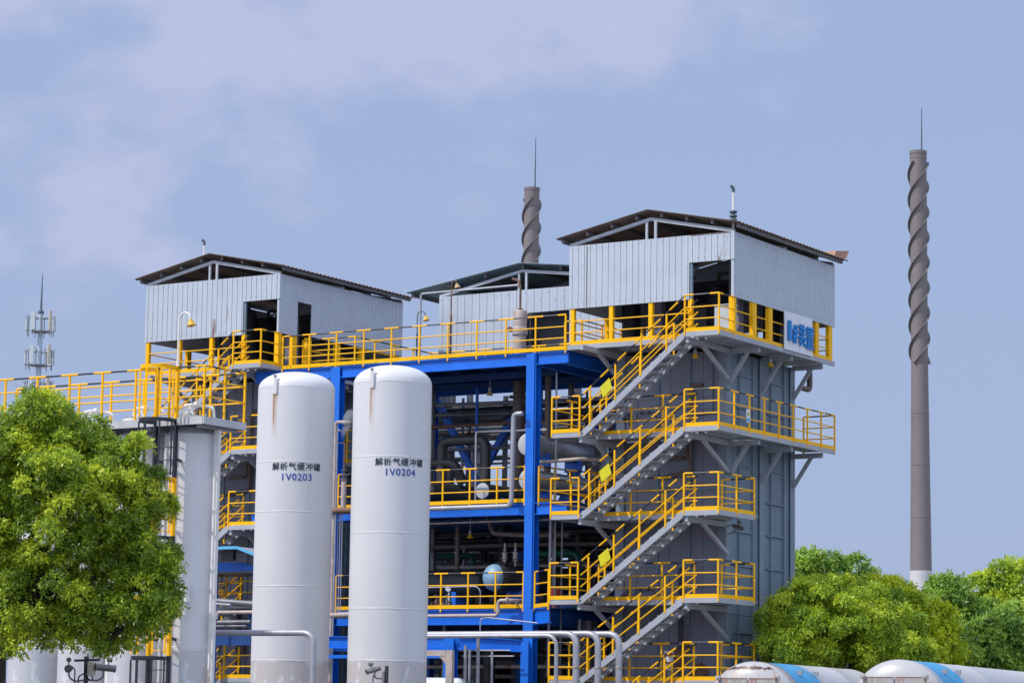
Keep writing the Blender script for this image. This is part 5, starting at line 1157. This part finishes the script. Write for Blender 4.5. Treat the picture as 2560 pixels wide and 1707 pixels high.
def tree(label, x, y, lobes, m, seed, leaf=.10, nclump=70, clump=.55, sprigs=60, per=9, trunk_r=.18, width=.22, droop=.45, group='broadleaf trees around the plant', inner=.35):
    rg = np.random.default_rng(seed)
    t = thing('broadleaf_tree', label, 'tree', (x, y, 0), group)
    L = np.array(lobes, float)                              # cx, cy, cz, rx, ry, rz
    vol = L[:, 3] * L[:, 4] * L[:, 5]; pr_ = vol ** .75 / (vol ** .75).sum()
    ctr = L[:, :3].mean(0)
    cs = []; rads = []
    tries = 0
    while len(cs) < nclump and tries < nclump * 40:
        tries += 1
        i = rg.choice(len(L), p=pr_); u = rg.normal(size=3); u /= np.linalg.norm(u)
        if u[2] < -.85: continue
        f = rg.uniform(.80, 1.0) if rg.random() > inner else rg.uniform(.35, .8)
        p = L[i, :3] + u * L[i, 3:] * f
        cs.append((p, u)); rads.append(clump * rg.uniform(.65, 1.3))
    P = []; D = []; Nn = []; S_ = []; Tn = []
    for (c, u), rc_ in zip(cs, rads):
        k = int(sprigs * (rc_ / clump) ** 2)
        v = unit(rg.normal(size=(k, 3))); v = unit(v + u * .6 + np.array([0, 0, .45]))
        sp = c + v * rc_ * rg.uniform(.78, 1.06, size=(k, 1)) * np.array([1, 1, .85])
        # leaves of each shoot: a drooping umbrella
        q = np.repeat(sp, per, axis=0); vv = np.repeat(v, per, axis=0)
        ax_ = unit(vv * .9 + np.array([0, 0, .35]) + rg.normal(size=(k * per, 3)) * .30)
        ld = unit(rg.normal(size=(k * per, 3)) * .75 + vv * .5 + np.array([0, 0, -droop]) * rg.uniform(.3, 1.1, size=(k * per, 1)))
        nn = unit(ax_ - ld * (ax_ * ld).sum(1, keepdims=True))
        sz = leaf * rg.uniform(.65, 1.25, size=k * per)
        q = q + rg.normal(size=(k * per, 3)) * leaf * .38
        cl = rg.uniform(.12, .85); tn = np.clip(np.repeat(cl + rg.normal(size=k) * .16, per) + rg.normal(size=k * per) * .10, 0, 1)
        P.append(q); D.append(ld); Nn.append(nn); S_.append(sz); Tn.append(tn)
    P = np.concatenate(P); D = np.concatenate(D); Nn = np.concatenate(Nn); S_ = np.concatenate(S_)
    leaves_mesh('crown', P, D, Nn, S_, width, m, t, np.concatenate(Tn))
    tb = MB(); zlow = max(1.0, min(l[2] - l[5] * .8 for l in lobes))
    tb.tube([(x, y, 0), (x + trunk_r * .2, y, zlow * .5), (x, y + trunk_r * .2, zlow + .3)], [trunk_r * 1.25, trunk_r, trunk_r * .85], 14)
    for l in lobes:
        a = Vector((x, y, zlow)); b = Vector(l[:3]); mid = a.lerp(b, .45) + Vector((0, 0, .25))
        tb.tube([a, mid, b], [trunk_r * .6, trunk_r * .28, trunk_r * .1], 8)
    for (c, u), rc_ in list(zip(cs, rads))[::2]:
        l = lobes[int(np.argmin([np.linalg.norm(c - np.array(q_[:3])) for q_ in lobes]))]
        tb.tube([l[:3], tuple((np.array(l[:3]) + c) / 2 + np.array([0, 0, .05])), tuple(c)], [trunk_r * .16, trunk_r * .10, trunk_r * .05], 5)
    tb.build('trunk', BARK, t)
    return t, len(S_)
LM1 = leaf_mat('camphor_leaf', (.10, .185, .018), (.29, .42, .030), (.66, .73, .055))
LM2 = leaf_mat('bright_leaf', (.13, .25, .022), (.37, .51, .035), (.62, .70, .06))
LM3 = leaf_mat('mid_green_leaf', (.10, .22, .035), (.27, .44, .065), (.44, .58, .08))
LM4 = leaf_mat('yellow_green_leaf', (.22, .33, .012), (.46, .56, .018), (.64, .68, .03))
def cpt(px, py, dep):                                      # point seen at photo pixel, dep metres along the view
    u = px - 1280; v = -(py - 853.5); a = cr * u - sr * v; b = sr * u + cr * v
    return CAM + (fw * 6700 + rgt0 * a + up0 * b) * (dep / 6700)
def lobe(px, py, dep, rw, rh, ppm=None):
    p = cpt(px, py, dep); s = 6700 / dep; return (p.x, p.y, p.z, rw / s, rw / s, rh / s)
p = cpt(-20, 1700, 46)
tree('large camphor tree standing in front of the white cylinders', p.x, p.y,
     [lobe(150, 1250, 46, 215, 210), lobe(300, 1330, 46, 120, 170), lobe(60, 1150, 46.5, 160, 150), lobe(330, 1480, 45.5, 105, 125), lobe(120, 1480, 46, 190, 110), lobe(-60, 1350, 46.5, 150, 220), lobe(95, 1070, 46, 80, 90), lobe(240, 1190, 46.5, 100, 130), lobe(15, 1080, 46.3, 80, 70), lobe(80, 1570, 46, 110, 65), lobe(230, 1560, 46, 100, 65), lobe(375, 1500, 45.5, 80, 85), lobe(310, 1570, 45.5, 80, 60), lobe(320, 1210, 46, 75, 85), lobe(395, 1370, 45.7, 65, 90), lobe(180, 1120, 46.2, 80, 80), lobe(-30, 1170, 46.5, 110, 130), lobe(345, 1140, 46, 50, 50), lobe(405, 1450, 45.6, 45, 70)],
     LM1, 1, leaf=.08, nclump=680, clump=.22, sprigs=34, per=9, trunk_r=.22, droop=.6, inner=.4, width=.2)
def rtree(label, px, py, dep, lob, m, seed, **kw):
    p = cpt(px, py, dep)
    tree(label, p.x, p.y, [lobe(*l) for l in lob], m, seed, **kw)
rtree('big bright green round tree just behind the tank trailers', 2090, 1700, 77.5,
      [(2075, 1570, 77.5, 165, 120), (2010, 1610, 77, 110, 85), (2180, 1590, 78, 120, 110), (2100, 1500, 78, 110, 60), (2230, 1640, 77.5, 90, 70), (1960, 1560, 77.5, 70, 70)], LM2, 2, leaf=.115, nclump=360, clump=.29, sprigs=42, per=9, droop=.9, inner=.25, width=.17)
rtree('yellowish tree squeezed between the big bright tree and the darker trees', 2290, 1700, 80.5, [(2245, 1545, 80.5, 75, 70), (2320, 1620, 80.5, 75, 95), (2290, 1660, 80.5, 90, 60), (2190, 1500, 81, 60, 45)], LM4, 3, leaf=.16, nclump=140, clump=.33, sprigs=30, per=9, droop=.7)
rtree('green tree directly behind the signed tower, beside the tall chimney', 2060, 1700, 104, [(2040, 1440, 104, 75, 65), (2110, 1480, 104, 90, 75), (2000, 1480, 104, 70, 80), (2190, 1495, 104, 75, 65), (2100, 1560, 104, 130, 90)], LM3, 4, leaf=.19, nclump=170, clump=.42, sprigs=32, per=9, droop=.7)
rtree('dark green tree beside the tall chimney foot', 2390, 1700, 98, [(2370, 1545, 98, 65, 85), (2420, 1590, 98, 90, 95), (2330, 1580, 98, 50, 90)], LM3, 5, leaf=.18, nclump=140, clump=.40, sprigs=32, per=9, droop=.6)
rtree('tall tree rising above the other trees at the picture edge', 2570, 1700, 108, [(2550, 1475, 108, 75, 72), (2580, 1540, 108, 110, 110), (2470, 1520, 108, 60, 70), (2520, 1600, 108, 110, 90)], LM2, 6, leaf=.19, nclump=190, clump=.42, sprigs=32, per=9, droop=.6)
rtree('soft mid green willowy tree behind the cleaner trailer', 2480, 1700, 88, [(2460, 1640, 88, 90, 80), (2540, 1620, 88, 80, 100), (2400, 1680, 88, 70, 60)], LM3, 7, leaf=.17, nclump=190, clump=.34, sprigs=32, per=9, droop=1.0)
rtree('leafy tree far behind the blue frame, showing under its decks', 1230, 1790, 112, [(1190, 1660, 112, 80, 60), (1270, 1690, 112, 90, 60), (1130, 1690, 112, 80, 50), (1400, 1690, 112, 90, 50)], LM2, 8, leaf=.2, nclump=70, clump=.5, sprigs=34, per=9)
rtree('round tree filling the gap between the bright tree and the tall chimney foot', 2300, 1720, 93, [(2240, 1500, 95, 45, 40), (2300, 1600, 93, 90, 90), (2180, 1560, 93, 80, 80)], LM2, 9, leaf=.18, nclump=130, clump=.38, sprigs=32, per=9, droop=.7)
